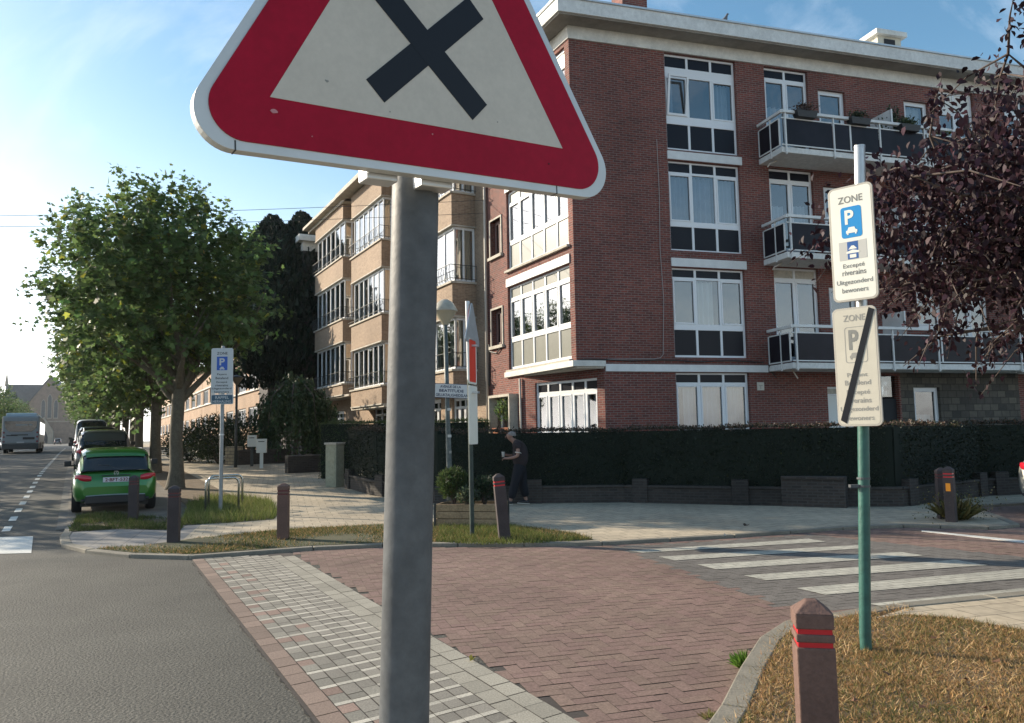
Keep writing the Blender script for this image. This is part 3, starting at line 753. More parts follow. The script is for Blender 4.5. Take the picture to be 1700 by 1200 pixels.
for z0, z1 in ((10.6,11.8),(7.48,8.7),(4.5,5.7)):
    sb_ = B()
    for a, c, d, e in ((-5.38,-5.32,z0-.06,z1+.06),(-4.5,-4.44,z0-.06,z1+.06),(-5.32,-4.5,z1,z1+.06),(-5.42,-4.4,z0-.1,z0-.0)):
        mbox(sb_, ML, a, c, -.1, .035 if e > z0 else .09, d, e)
    f = window(ML, bk, -5.32, -4.5, z0, z1, 2, [(z0+.08,z1-.08,'glass')], o=-.16, fm=mat('old_wood_frame', (.2,.13,.12), .6), curt=[(-5.2,-4.6,z0+.1,z1-.1,CURTAIN)] if z0 > 9 else [])
    sb_.build('surround', CONC, f)
fb = B()
for a, c, d, e in ((-5.07,-5.0,1.1,2.86),(-3.6,-3.53,1.1,2.86),(-5.0,-3.6,2.78,2.86),(-5.0,-3.6,1.1,1.2)): mbox(fb, ML, a, c, -.2, .3, d, e)
fwin = window(ML, bk, -5.0, -3.6, 1.2, 2.78, 2, [(1.28,2.7,'glass')], o=-.12, curt=[(-4.9,-3.7,1.3,2.7,BLIND)]); fb.build('concrete_surround', CONC, fwin)
# downpipe, cable
dp_ = B(); dp_.tube([ML(-5.6,.08,0), ML(-5.6,.08,12.6)], .045, 8); dp_.tube([ML(-2.75-.45,.06,0), ML(-3.25,.06,3.3)], .035, 8)
dp_.build('downpipe', mat('cream_pipe', (.5,.45,.38), .6), bk, smooth=True)
cbp = [MR(2.62,.02,9.95), MR(2.64,.02,8.2), MR(2.6,.02,6.8), MR(2.66,.02,5.3), MR(2.58,.02,3.75), MR(2.5,.02,3.66), MR(2.3,.02,3.62), MR(0.9,.02,3.6)]
cc = B(); cc.tube(cbp, .011, 6); cc.build('cable', mat('grey_cable', (.35,.3,.28), .6), bk)
cc = B(); cc.tube([MR(u,.03,3.58+.02*math.sin(u*3)) for u in np.arange(.1,6.0,.3)], .014, 6); cc.tube([MR(5.95,.03,3.56), MR(6.02,.05,3.3), MR(6.2,.04,3.1)], .014, 6)
cc.tube([ML(-5.5,.04,4.6), ML(-5.4,.05,4.35), ML(-4.9,.05,4.25), ML(-4.6,.04,4.4)], .02, 6); cc.tube([ML(-5.5,.04,4.6), ML(-5.52,.04,3.2)], .02, 6)
cc.build('cable', IRON, bk)
pl = B(); mbox(pl, MR, 5.55, 5.78, 0.003, .02, 2.75, 2.98); p_ = pl.build('wall_plate', SIGNW, bk)
pl = B(); mbox(pl, MR, 5.6, 5.73, .02, .024, 2.88, 2.895); mbox(pl, MR, 5.655, 5.668, .02, .024, 2.78, 2.88); pl.build('plate_mark', SIGNG, p_)
# balconies
def balcony(u0, u1, zb, outd=1.12):
    b = B(); mbox(b, MR, u0, u1, -.02, outd, zb, zb+.17); s_ = b.build('balcony_slab', CONC_D, bk, bevel=.012)
    g = B(); r = B(); zt = zb+1.02
    n = max(1, round((u1-u0)/1.63)); step = (u1-u0-.1)/n
    oo = outd+.02
    for i in range(n+1):
        u = u0+.12+step*i - (.12 if i == n else 0)
        mbox(r, MR, u-.02, u+.02, oo, oo+.045, zb-.06, zb+1.24)
        mbox(r, MR, u-.035, u+.035, oo-.02, oo+.06, zb-.02, zb+.03)
    mbox(r, MR, u0-.02, u1+.02, oo-.05, oo+.07, zb+1.15, zb+1.23)      # hand rail
    mbox(r, MR, u0-.0, u1, oo-.015, oo+.02, zt-.035, zt); mbox(r, MR, u0, u1, oo-.015, oo+.02, zb+.2, zb+.235)
    for ue in (u0, u1):
        sgn = -1 if ue == u0 else 1
        mbox(r, MR, ue-.06 if sgn < 0 else ue-.02, ue+.02 if sgn < 0 else ue+.06, .05, oo+.07, zb+1.13, zb+1.21) if ue == u0 else None
        for o_ in (.06, .62, oo-.1): mbox(r, MR, ue-.035, ue-.0, o_, o_+.04, zb-.04 if o_ == .62 else zb+.2, zb+1.0 if o_ != .62 else zb+1.14)
        mbox(r, MR, ue-.03, ue, .1, oo-.1, zt-.035, zt); mbox(r, MR, ue-.03, ue, .1, oo-.1, zb+.2, zb+.235)
        mbox(g, MR, ue-.02, ue-.01, .1, oo-.1, zb+.235, zt-.035)
    for i in range(n):
        a = u0+.12+step*i+.02; c = a+step-.06
        mbox(g, MR, a, c, oo-.004, oo+.006, zb+.235, zt-.035)
    for fr in (.28,.62): mbox(r, MR, u0+(u1-u0)*fr, u0+(u1-u0)*fr+.05, oo-.012, oo+.03, zb+.2, zt)
    rr = r.build('railing', WHITE, s_, bevel=.004); g.build('railing_panel', BALCGLASS, rr)
    h = B(); h.tube([MR(u0+.25,.5,zb-.02), MR(u0+.1,.55,zb-.1), MR(u0-.0,.5,zb-.14), MR(u0-.03,.45,zb-.22)], .02, 6) if zb > 5 else h.tube([MR(u0+.35,.6,zb), MR(u0+.45,.7,zb-.25)], .02, 6)
    h.build('drain_spout', mat('cream_pipe', (.5,.45,.38)), s_)
    return s_
for zb in (9.47, 6.42, 3.29):
    balcony(5.98, 14.25, zb); balcony(14.5, 20.6, zb)
    dv = B(); mbox(dv, MR, 10.0, 10.05, .1, .95, zb+1.0, zb+1.75); mbox(dv, MR, 10.0, 10.05, .92, .98, zb+.2, zb+1.75); mbox(dv, MR, 10.01, 10.04, .1, .92, zb+.2, zb+1.7, m=1)
    dv.build('balcony_screen', [WHITE, BALCGLASS], bk)
# chimneys on the flat roof
ch = B(); T = lambda x, y, z: (x, y, z)
ch.box(12.35, 13.35, 1.9, 2.9, 13.45, 15.35); 
c_ = ch.build('chimney', mat('cream_render', (.62,.58,.47), .8, n1=(3,.2)), bk)
ch = B(); ch.box(12.2, 13.5, 1.75, 3.05, 15.35, 15.52); ch.build('chimney_cap', WHITE_B, c_)
ch = B(); ch.box(12.62, 13.08, 1.88, 1.9, 14.95, 15.25); ch.box(12.33,12.35,2.1,2.7,14.85,15.2); ch.build('flue_opening', INTER, c_)
ch = B(); ch.box(2.5, 3.35, 1.7, 2.5, 13.45, 15.7); ch.build('chimney', BRICK, bk)
# ---------------------------------------------------- tan block with bays
Pb = P0 + dL*5.65; Pb.z = 0; thT = math.atan2(-dT.y, -dT.x)
tn = thing('apartment_building', 'tan brick apartment block with projecting glazed bays and thin roof eaves', 'building', Pb, thT)
MT = MR
wb = B(); lv3 = [12.6,11.95,9.95,8.85,6.80,5.68,3.78,3.3]; lv2 = [12.75,11.95,9.97,8.85,6.78,5.65,3.72,3.0]; lv1 = [12.9,12.35,10.42,9.42,7.32,6.28,4.15,3.68]
bays = [(-19.1,-13.85,lv1),(-12.45,-8.15,lv2),(-6.0,-.87,lv3)]
BO = .9
gh = [(-18.4,-16.6,.6,3.0),(-11.9,-9.2,.1,2.9),(-5.5,-4.0,1.0,3.0),(-3.0,-1.6,1.0,3.0)]
wall(wb, MT, -20.2, 0, 0, 13.1, gh); wb.quad((-20.2,0,0),(-20.2,0,13.1),(-20.2,10,13.1),(-20.2,10,0)); wb.quad((0,10,0),(0,10,13.1),(0,0,13.1),(0,0,0))
wb.quad((-20.2,10,0),(-20.2,10,13.1),(0,10,13.1),(0,10,0))
wb.build('wall', BRICK_T, tn)
for u0, u1, zz, z9 in gh:
    window(MT, tn, u0, u1, zz, z9, 3, [(zz+.1, 2.6, 'glass'),(2.65,2.85,'glass')], o=-.1)
def bay(u0, u1, lv, inset=.12):
    segs = [(lv[0]+.3, lv[1]), (lv[2], lv[3]), (lv[4], lv[5]), (lv[6], lv[7])]
    b = B()
    for zt, zb_ in segs: mbox(b, MT, u0, u1, 0, BO, zb_, zt)
    f = b.build('bay', BRICK_T, tn)
    t = B()
    for i, (zt, zb_) in enumerate(segs):
        if i: mbox(t, MT, u0-.06, u1+.06, 0, BO+.07, zt, zt+.07)
        mbox(t, MT, u0-.03, u1+.03, 0, BO+.03, zb_-.05, zb_)
    t.build('stone_ledge', CONC, f)
    for i in range(3):
        z0, z1 = segs[i+1][0]+.07, segs[i][1]-.05
        n = 6; fr = B(); gl = B(); oo = BO-inset
        a0, a1 = u0+.12, u1-.1
        for k in range(n+1):
            u = a0+(a1-a0)*k/n; mbox(fr, MT, u-.035, u+.035, oo-.06, oo, z0, z1)
        mbox(fr, MT, a0, a1, oo-.055, oo+.003, z0, z0+.09); mbox(fr, MT, a0, a1, oo-.055, oo+.003, z1-.09, z1)
        for uu in (a0, a1):   # side lights
            for o_ in (.0, oo*.5, oo-.06): mbox(fr, MT, uu-.035, uu+.035, o_, o_+.06, z0, z1)
            mbox(fr, MT, uu-.03, uu+.03, 0, oo, z0, z0+.09); mbox(fr, MT, uu-.03, uu+.03, 0, oo, z1-.09, z1)
            gl.quad(MT(uu,0,z0), MT(uu,oo,z0), MT(uu,oo,z1), MT(uu,0,z1))
        gl.quad(MT(a0,oo-.03,z0), MT(a1,oo-.03,z0), MT(a1,oo-.03,z1), MT(a0,oo-.03,z1))
        w_ = fr.build('window', FRAMEW, f, bevel=.004); gl.build('pane', GLASS_S, w_)
        for k in range(n):
            ua = a0+(a1-a0)*k/n+.05; 
            if random.random() < .95: drape(MT, ua, ua+(a1-a0)/n*random.choice((.45,.7,.85)), oo-.2, z0+.05, z1-.05, random.choice((CURTAIN, CURTAIN, BLIND)), w_)
        drape(lambda u, o, z: MT(a1-.12+o*.3, u, z), .1, oo-.1, 0, z0+.05, z1-.05, mat('beige_curtain', (.55,.48,.36), .9), w_)
        # iron balconet
        r = B(); zb_ = segs[i+1][0]+.07; ro = BO+.1
        if i < 3:
            for z in (zb_+.08, zb_+.55):
                mbox(r, MT, u0-.12, u1+.08, ro, ro+.02, z, z+.02); mbox(r, MT, u1+.06, u1+.08, .0, ro, z, z+.02); mbox(r, MT, u0-.12, u0-.1, 0, ro, z, z+.02)
            nb_ = int((u1-u0)/.22)
            for k in range(nb_+1):
                u = u0-.1+(u1-u0+.16)*k/nb_
                r.tube([MT(u,ro+.01,zb_+.02), MT(u+.03,ro+.03,zb_+.15), MT(u-.03,ro+.03,zb_+.35), MT(u,ro+.01,zb_+.56)], .009, 4)
            for k in range(5):
                o_ = ro*k/5; r.tube([MT(u1+.07,o_,zb_+.02), MT(u1+.09,o_,zb_+.3), MT(u1+.07,o_,zb_+.56)], .009, 4)
            r.build('balconet', IRON, f)
for b_ in bays: bay(*b_)
rf = B(); rf.box(-13.3, .15, -1.45, 9.8, 13.1, 13.32); r_ = rf.build('roof', CONC, tn, bevel=.02)
rf = B(); rf.box(-20.4, -13.3, -1.3, 9.8, 13.25, 13.42); rf.box(-13.6,-13.0,-.8,-.2,13.3,13.75); rf.build('roof', CONC, tn, bevel=.02)
rf = B(); rf.box(-20.3,-12.9,-1.0,9.5,13.1,13.25); rf.build('eaves', CONC, tn)
eb = B(); 
for u0, u1, z in ((-20.2,-13.0,3.66),(-12.6,-8.0,2.95)): mbox(eb, MT, u0, u1, .0, BO-.05, z-.1, z)
eb.build('porch_slab', CONC, tn)
# ---------------------------------------------------- taller dark block behind, terraced houses further up
PT = Pb
bh = thing('apartment_building', 'dark brick block with white roof band half hidden behind the conifers', 'building', PT, thT)
b = B(); b.box(-34, -21.5, -1, 9, 0, 12.4); b.build('wall', brickmat('dark_brick', (.07,.06,.06), (.05,.045,.045), (.1,.09,.09)), bh)
b = B(); b.box(-34.3, -21.2, -1.3, 9.3, 12.95, 13.3); b.box(-34.05, -21.45, -1.05, 9.05, 12.4, 12.8); b.build('roof_band', WHITE_B, bh)
b = B(); b.box(-34, -21.5, -1, 9, 12.8, 12.95); b.build('roof', CONC_D, bh)
labs = ['peach brick terraced house nearest behind the weeping tree', 'peach terraced house with two white window rows, second along the avenue', 'peach terraced house seen past the parking sign pole', 'terraced house farthest up the avenue behind the plane tree trunks']
labs += ['fifth terraced house along the avenue, seen between the trunks', 'sixth terraced house along the avenue, small between the trunks', 'seventh terraced house far up the avenue', 'eighth terraced house, farthest up the avenue']
labs[3] = 'fourth terraced house behind the plane tree trunks'
for k in range(8):
    ua, ub = -50-11.5*k, -38.7-11.5*k
    h = thing('terraced_house', labs[k], 'house', PT, thT, 'terraced houses along the avenue')
    wb = B(); hl = []
    for z0, z1 in ((5.55,7.15),(2.6,4.2)):
        for q_ in range(2): hl.append((ua+1.0+q_*5.2, ua+5.0+q_*5.2, z0, z1))
    wall(wb, MT, ua, ub, 0, 9.4, hl); wb.quad((ua,0,0),(ua,0,9.4),(ua,9,9.4),(ua,9,0)); wb.quad((ub,9,0),(ub,9,9.4),(ub,0,9.4),(ub,0,0))
    wb.build('wall', BRICK_P, h)
    for (a, c, d, e) in hl: window(MT, h, a, c, d, e, 5, [(d+.1,e-.1,'glass')], curt=[(a+.1,a+1.6,d+.1,e-.1),(a+2.2,a+3.9,d+.1,e-.1)])
    b = B()
    for z in (5.42, 7.2): mbox(b, MT, ua, ub, 0, .14, z, z+.12)
    b.build('string_course', WHITE_B, h)
    b = B(); b.box(ua, ub-.02, -.35, 9, 9.4, 9.6); b.build('roof', CONC, h)
# ---------------------------------------------------- church at the end of the avenue
CP = Vector((-177.4, 300, 0)); CP.z = hz(CP); cdir = math.atan2(dS.y, dS.x)*0+math.radians(24)
chh = thing('church', 'dark brick gothic church with steep gable, lancets and pointed porch', 'church', CP, cdir)
CH = mat('church_brick', (.23,.165,.13), .9, n1=(.6,.3), n2=(4,.2)); CHS = mat('church_stone', (.33,.28,.22), .9, n1=(1,.2)); SLATE = mat('slate', (.07,.08,.09), .7, n1=(1,.3))
def gable(b, x0, x1, y0, y1, ze, zp, m=0):
    xm = (x0+x1)/2
    pts = [(x0,0),(x1,0),(x1,ze),(xm,zp),(x0,ze)]
    n = len(b.v); b.v += [(x,y0,z) for x, z in pts] + [(x,y1,z) for x, z in pts]
    b.f.append((n,n+1,n+2,n+3,n+4)); b.m.append(m); b.f.append(tuple(n+5+i for i in (4,3,2,1,0))); b.m.append(m)
    for i in range(5): j = (i+1)%5; b.f.append((n+j,n+i,n+5+i,n+5+j)); b.m.append(m)
b = B(); gable(b, -7, 7, 0, 30, 15.5, 25.6); b.box(-8.4,-7,-.6,1.6,0,14); b.box(7,8.4,-.6,1.6,0,14); b.box(-9,9,2,30,0,8)
cw_ = b.build('wall', CH, chh)
b = B(); 
for sx in (-1,1):
    b.hexa([(0,-.3,25.3),(sx*8.1,-.3,14.2),(sx*8.1,31,14.2),(0,31,25.3),(0,-.3,26.1),(sx*8.1,-.3,15.0),(sx*8.1,31,15.0),(0,31,26.1)])
b.build('roof', SLATE, chh)
b = B(); b.box(-17,-7.4,12,22,0,12); b.build('transept', CH, chh); b = B(); b.hexa([(-17,11.5,12),(-5,11.5,12),(-5,22.5,12),(-17,22.5,12),(-17,16,23.6),(-2,16,23.6),(-2,18,23.6),(-17,18,23.6)]); b.build('transept_roof', SLATE, chh)
b = B(); b.tube([(-17,17,23),(-17,17,25),(-17,17,28.5)], [.7,.5,.05], 6); b.build('finial', CHS, chh); b = B(); b.tube([(0,.2,25.5),(0,.2,28.6)], .14, 5); b.box(-.6,.6,.1,.3,27.4,27.7); b.build('cross', CHS, chh)
def lancet(b, cx, wd, z0, z1, y):
    pts = [(cx-wd/2,z0),(cx+wd/2,z0),(cx+wd/2,z1-wd),(cx+wd*.3,z1-wd*.35),(cx,z1),(cx-wd*.3,z1-wd*.35),(cx-wd/2,z1-wd)]
    n = len(b.v); b.v += [(x,y,z) for x, z in pts]; b.f.append(tuple(range(n,n+7))); b.m.append(0)
for cx, z1 in ((-2.1,16.8),(0,18.8),(2.1,16.8)):
    b = B(); lancet(b, cx, 1.7, 9.6, z1+.3, -.04); l_ = b.build('window', CHS, chh); b = B(); lancet(b, cx, 1.2, 10, z1, -.08); b.build('pane', SLATE, l_)
b = B(); gable(b, -4.6, 1.8, -3.2, 0, 4.6, 10.2); b.build('porch', CHS, chh); b = B(); lancet(b, -1.4, 3.0, 0, 5.6, -3.26); b.build('door', INTER, chh)
b = B(); b.box(-7,7,-.12,0,8.4,8.8); b.box(-8.5,-7.,-.8,-.6,13.6,14); b.build('string_course', CHS, chh)
# ================================================================== vegetation
LEAFM = tintmat('leaf', rough=.5, trans=.5, spec=.35)
LEAFD = tintmat('dark_leaf', rough=.5, trans=.12, spec=.35)
LEAFP = tintmat('purple_leaf', rough=.55, trans=.15, spec=.25)
GRASSM = tintmat('grass_blade', rough=.8, trans=.3, spec=.2)
T_MAPLE = np.array([(0,0,0),(.42,.05,.04),(.3,.3,0),(.56,.6,.05),(.2,.58,0),(0,1,-.04),(-.2,.58,0),(-.56,.6,.05),(-.3,.3,0),(-.42,.05,.04)])
T_OVAL = np.array([(0,0,0),(.24,.3,.05),(.22,.65,.05),(0,1,-.03),(-.22,.65,.05),(-.24,.3,.05)])
T_TRI = np.array([(-.18,0,0),(.18,0,0),(.05,1,.1),(-.05,1,.1)])
def rotframes(D, roll):
    """frames whose y axis is D (n,3)"""
    D = D/np.linalg.norm(D, axis=1, keepdims=True)
    up_ = np.tile(np.array([0,0,1.]), (len(D),1)); bad = np.abs(D[:,2]) > .97; up_[bad] = (1,0,0)
    X = np.cross(D, up_); X /= np.linalg.norm(X, axis=1, keepdims=True); Z = np.cross(X, D)
    c, s_ = np.cos(roll)[:,None], np.sin(roll)[:,None]
    return X*c+Z*s_, D, -X*s_+Z*c
def leaves(name, P, D, size, tmpl, m, cols, parent=None, rollsd=.6, rng=None):
    rng = rng or RNG; n = len(P); k = len(tmpl)
    X, Y, Z = rotframes(D, rng.normal(0, rollsd, n)); size = np.broadcast_to(size, n)[:,None]
    V = np.empty((n,k,3))
    for i, t in enumerate(tmpl): V[:,i] = P + (X*t[0]+Y*t[1]+Z*t[2])*size
    C_ = np.repeat(np.concatenate([cols, np.ones((n,1))], 1), k, 0)
    return npmesh(name, V.reshape(-1,3), np.arange(n*k).reshape(n,k), m, parent, col=C_)
def greens(n, base, var=.25, yel=0., rng=None):
    rng = rng or RNG
    c = np.array(base)[None,:]*(1+rng.normal(0,var,(n,1)).clip(-.6,.9))
    c = c*(1+rng.normal(0,.07,(n,3)))
    y = rng.random(n) < yel; c[y] = c[y]*np.array([2.3,1.6,.8])
    return c.clip(.003,.9)
def ell(n, r, rng, surf=.35):
    v = rng.normal(size=(n,3)); v /= np.linalg.norm(v,axis=1,keepdims=True)
    return v*np.array(r)*(rng.random((n,1))**surf)
def plane_tree_parts(parent, seed, cr=(3.2,3.2,2.55), cz=5.6, nsh=420, per=21, ls=.17, trunk_h=2.7, tr=.24, off=(0,0)):
    rng = np.random.default_rng(seed); rd = random.Random(seed); b = B()
    pts = [(0,0,-.1),(.02,0,.15),(.04,.02,.6),(.0,.05,1.4),(.05,.0,trunk_h),(.05,.03,trunk_h+.5)]
    b.tube(pts, [tr*1.75,tr*1.35,tr*1.02,tr*.92,tr*.95,tr*.8], 12)
    for i in range(9):
        a = i*2.4+rd.random(); t = rd.random(); el_ = .5+.8*rd.random()
        L_ = 1.9+1.4*rd.random(); d = Vector((math.cos(a)*math.cos(el_), math.sin(a)*math.cos(el_), math.sin(el_)))
        p = Vector((.05,.02,trunk_h-.3+.5*rd.random())); q_ = [p]; 
        for j in range(5):
            d2 = (d + Vector((rd.uniform(-.25,.25),rd.uniform(-.25,.25),.1*j+rd.uniform(-.1,.2)))).normalized(); q_.append(q_[-1]+d2*L_/5)
        b.tube(q_, [tr*.55,tr*.48,tr*.4,tr*.34,tr*.3,tr*.12], 7)
        for j in range(3):
            s_ = q_[2+j]; dd_ = Vector((rd.uniform(-1,1),rd.uniform(-1,1),rd.uniform(.3,1.2))).normalized()*rd.uniform(.9,1.6)
            b.tube([s_, s_+dd_*.5+Vector((0,0,.05)), s_+dd_+Vector((0,0,.3))], [tr*.2,tr*.14,tr*.05], 5)
    tk = b.build('trunk', BARK, parent, smooth=True)
    # leafy shoots
    c = ell(nsh, cr, rng, .38); c[:,2] += cz; c[:,0] += off[0]; c[:,1] += off[1]
    low = c[:,2] < cz-cr[2]*.72; c[low,2] += rng.random(low.sum())*.8
    outd = c-np.array([off[0],off[1],cz-1.2]); outd /= np.linalg.norm(outd,axis=1,keepdims=True)
    outd = outd*.75+rng.normal(0,.3,outd.shape)+np.array([0,0,.75])*((c[:,2:3]-cz+1.0)/2).clip(-.3,1)
    outd /= np.linalg.norm(outd,axis=1,keepdims=True)
    Ls = rng.uniform(.5,1.15,nsh)
    t = (np.arange(per)+.5)/per; 
    P = c[:,None,:]+outd[:,None,:]*(Ls[:,None,None]*t[None,:,None]); P = P.reshape(-1,3)+rng.normal(0,.085,(nsh*per,3))
    D = rng.normal(0,1,(nsh*per,3)); D[:,2] = -abs(D[:,2])*.25-.15; D += np.repeat(outd,per,0)*.25
    sz = ls*rng.uniform(.55,1.25,nsh*per)*np.tile(1-.45*t, nsh)
    cl = np.repeat(rng.normal(1,.18,(nsh,1)),per,0)
    leaves('crown', P, D, sz, T_MAPLE, LEAFM, greens(len(P),(.10,.158,.055),.22,.05,rng)*cl.clip(.55,1.6), parent, .8, rng)
    return tk
tb_ = gp(290,814)
t1 = thing('plane_tree', 'large plane tree with mottled trunk growing beside the green hatchback', 'tree', tb_, .4)
plane_tree_parts(t1, 11, nsh=760, per=21, ls=.235, cr=(2.85,2.85,2.5), cz=5.75, tr=.185, off=(-.5,.15))
sT, aT = s_of(tb_), a_of(tb_)
t2 = thing('plane_tree', 'second plane tree of the right row, just behind the big one by the green car', 'tree', AV(sT, aT+6.8), 0., 'plane trees along the parked cars')
plane_tree_parts(t2, 12, nsh=480, per=19, ls=.26, cz=5.2, cr=(2.35,2.35,2.95), tr=.19, off=(-.62,-.35))
t1['group'] = 'plane trees along the parked cars'
names = ['third','fourth','fifth','sixth','seventh','eighth','ninth','tenth','eleventh','twelfth','thirteenth','fourteenth']
for i in range(11):
    c = copy_tree(t2); c.location = AV(sT+random.uniform(-.2,.2), aT+6.8*(i+2)); c.rotation_euler.z = random.uniform(-.4,.4)
    c.scale = (random.uniform(.92,1.04),)*3; c['label'] = '%s plane tree of the right row counted from the green car' % names[i]
sL = -9.9
tl = None
tp = thing('plane_tree', 'plane tree on the left side of the avenue, nearest of its row', 'tree', AV(sL, 14), .2, 'plane trees on the left side of the avenue')
plane_tree_parts(tp, 14, nsh=330, per=15, ls=.26, cz=5.3)
ords = ['second','third','fourth','fifth','sixth','seventh','eighth','ninth','tenth','eleventh','twelfth','thirteenth','fourteenth','fifteenth','sixteenth','seventeenth','eighteenth','nineteenth','twentieth']
for i in range(19):
    c = copy_tree(tp); c.location = AV(sL+random.uniform(-.3,.3), 14+7.6*(i+1)+random.uniform(-1,1)); c.rotation_euler.z = i*2.3
    c.scale = (random.uniform(.85,1.05),)*3; c['label'] = '%s plane tree of the row on the left side of the avenue' % ords[i]
# conifers behind the parking sign
def conifer(x, y, h, r, label, seed):
    rng = np.random.default_rng(seed); z0 = hz((x,y)) + .1
    t = thing('conifer', label, 'tree', (x,y,z0), 0, 'dark conifers'); b = B(); b.tube([(0,0,-.1),(0,0,h*.9)], [.28,.05], 8); b.build('trunk', BARKD, t)
    n = 15000; u = rng.random(n)**.75; zz = h*(.27+.73*u); a = rng.random(n)*6.283
    prof = (np.minimum(1,(1-u)*1.7+.012))**.85; prof = prof*np.minimum(1, u*5+.35); rr = r*1.25*prof*(.72+.3*rng.random(n))*(1+.13*np.sin(a*5+zz*.9+seed)+.10*np.sin(a*9-zz*2.9))
    P = np.stack([rr*np.cos(a), rr*np.sin(a), zz], 1); D = np.stack([np.cos(a)*.5, np.sin(a)*.5, rng.uniform(.3,1.3,n)], 1)+rng.normal(0,.25,(n,3))
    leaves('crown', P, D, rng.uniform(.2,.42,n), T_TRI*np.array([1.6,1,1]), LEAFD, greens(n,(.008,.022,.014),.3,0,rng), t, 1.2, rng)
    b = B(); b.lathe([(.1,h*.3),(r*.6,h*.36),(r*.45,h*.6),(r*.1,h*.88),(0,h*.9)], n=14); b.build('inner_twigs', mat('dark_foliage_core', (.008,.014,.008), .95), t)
    return t
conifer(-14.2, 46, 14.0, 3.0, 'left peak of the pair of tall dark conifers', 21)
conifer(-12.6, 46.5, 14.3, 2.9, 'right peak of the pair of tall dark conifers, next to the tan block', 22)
# weeping tree in the front garden
def weeping(x, y, h, r, seed):
    rng = np.random.default_rng(seed); t = thing('weeping_tree', 'small weeping tree hanging over the low garden wall', 'tree', (x,y,hz((x,y))+.1))
    b = B(); b.tube([(0,0,-.1),(.1,0,1),(0,.1,h*.8)], [.14,.1,.06], 8)
    for k in range(9):
        a = k*.7; b.tube([(0,.05,h*.7),(math.cos(a)*r*.4,math.sin(a)*r*.4,h*.95),(math.cos(a)*r*.8,math.sin(a)*r*.8,h*.8),(math.cos(a)*r*.95,math.sin(a)*r*.95,h*.4)], [.05,.035,.02,.01], 5)
    b.build('trunk', BARKD, t)
    ns, per = 560, 26; a = rng.random(ns)*6.283; q_ = rng.random(ns)**.5; bump_ = 1+.18*np.sin(a*4+1)
    x0 = q_*r*np.cos(a)*bump_; y0 = q_*r*np.sin(a)*bump_; zt = h*(1-.42*q_**2.2)*(1+.06*rng.normal(size=ns)); Ls = rng.uniform(.9,2.3,ns)*(.5+.6*q_)
    tt = np.arange(per)/per
    P = np.stack([x0[:,None]+0*tt, y0[:,None]+0*tt, zt[:,None]-Ls[:,None]*tt], 2).reshape(-1,3)+rng.normal(0,.045,(ns*per,3)); P[:,2] = P[:,2].clip(.15)
    D = rng.normal(0,.5,(ns*per,3)); D[:,2] -= 1
    leaves('crown', P, D, rng.uniform(.10,.2,ns*per), T_OVAL, LEAFD, greens(ns*per,(.045,.075,.03),.25,.01,rng), t, 1., rng)
weeping(-9.9, 35.6, 3.6, 1.7, 31)
def shrub(name, label, x, y, r, h, col, seed, n=2600, ls=.09, group=None, z=None, core=True, stems=True):
    rng = np.random.default_rng(seed); t = thing(name, label, 'shrub', (x,y,hz((x,y))+.1 if z is None else z), 0, group)
    P = ell(n, (r,r,h*.5), rng, .3)*(1+.15*np.sin(rng.random((n,1))*20)); P[:,2] += h*.52; P[:,2] = P[:,2].clip(.03)
    D = P-np.array([0,0,h*.3]); D = D/np.linalg.norm(D,axis=1,keepdims=True)+rng.normal(0,.6,(n,3))
    leaves('foliage', P, D, rng.uniform(.6,1.3,n)*ls, T_OVAL, LEAFD if max(col) < .09 else LEAFM, greens(n,col,.25,.02,rng), t, 1., rng)
    if stems:
        b = B()
        for k in range(7): a = k*.9; b.tube([(0,0,-.05),(math.cos(a)*r*.3,math.sin(a)*r*.3,h*.4),(math.cos(a)*r*.6,math.sin(a)*r*.6,h*.8)], [.03,.02,.008], 5)
        b.build('stem', BARKD, t)
    return t
shrub('shrub', 'dense dark shrub behind the parking sign pole', -13.0, 34.6, 1.3, 2.0, (.03,.05,.02), 41, 5200, .11)
shrub('shrub', 'dark shrub left of the street lamp by the garden wall', -15.2, 37.0, 1.3, 1.5, (.03,.055,.022), 42, 4200, .11)
shrub('shrub', 'low dark shrub between the lamp and the white boards', -12.3, 36.4, 1.3, 2.1, (.035,.055,.025), 43, 3600, .1)
shrub('shrub', 'rounded shrub beside the low wall at the tan block', -8.9, 36.8, 1.0, 1.9, (.03,.05,.022), 44, 3000, .1)
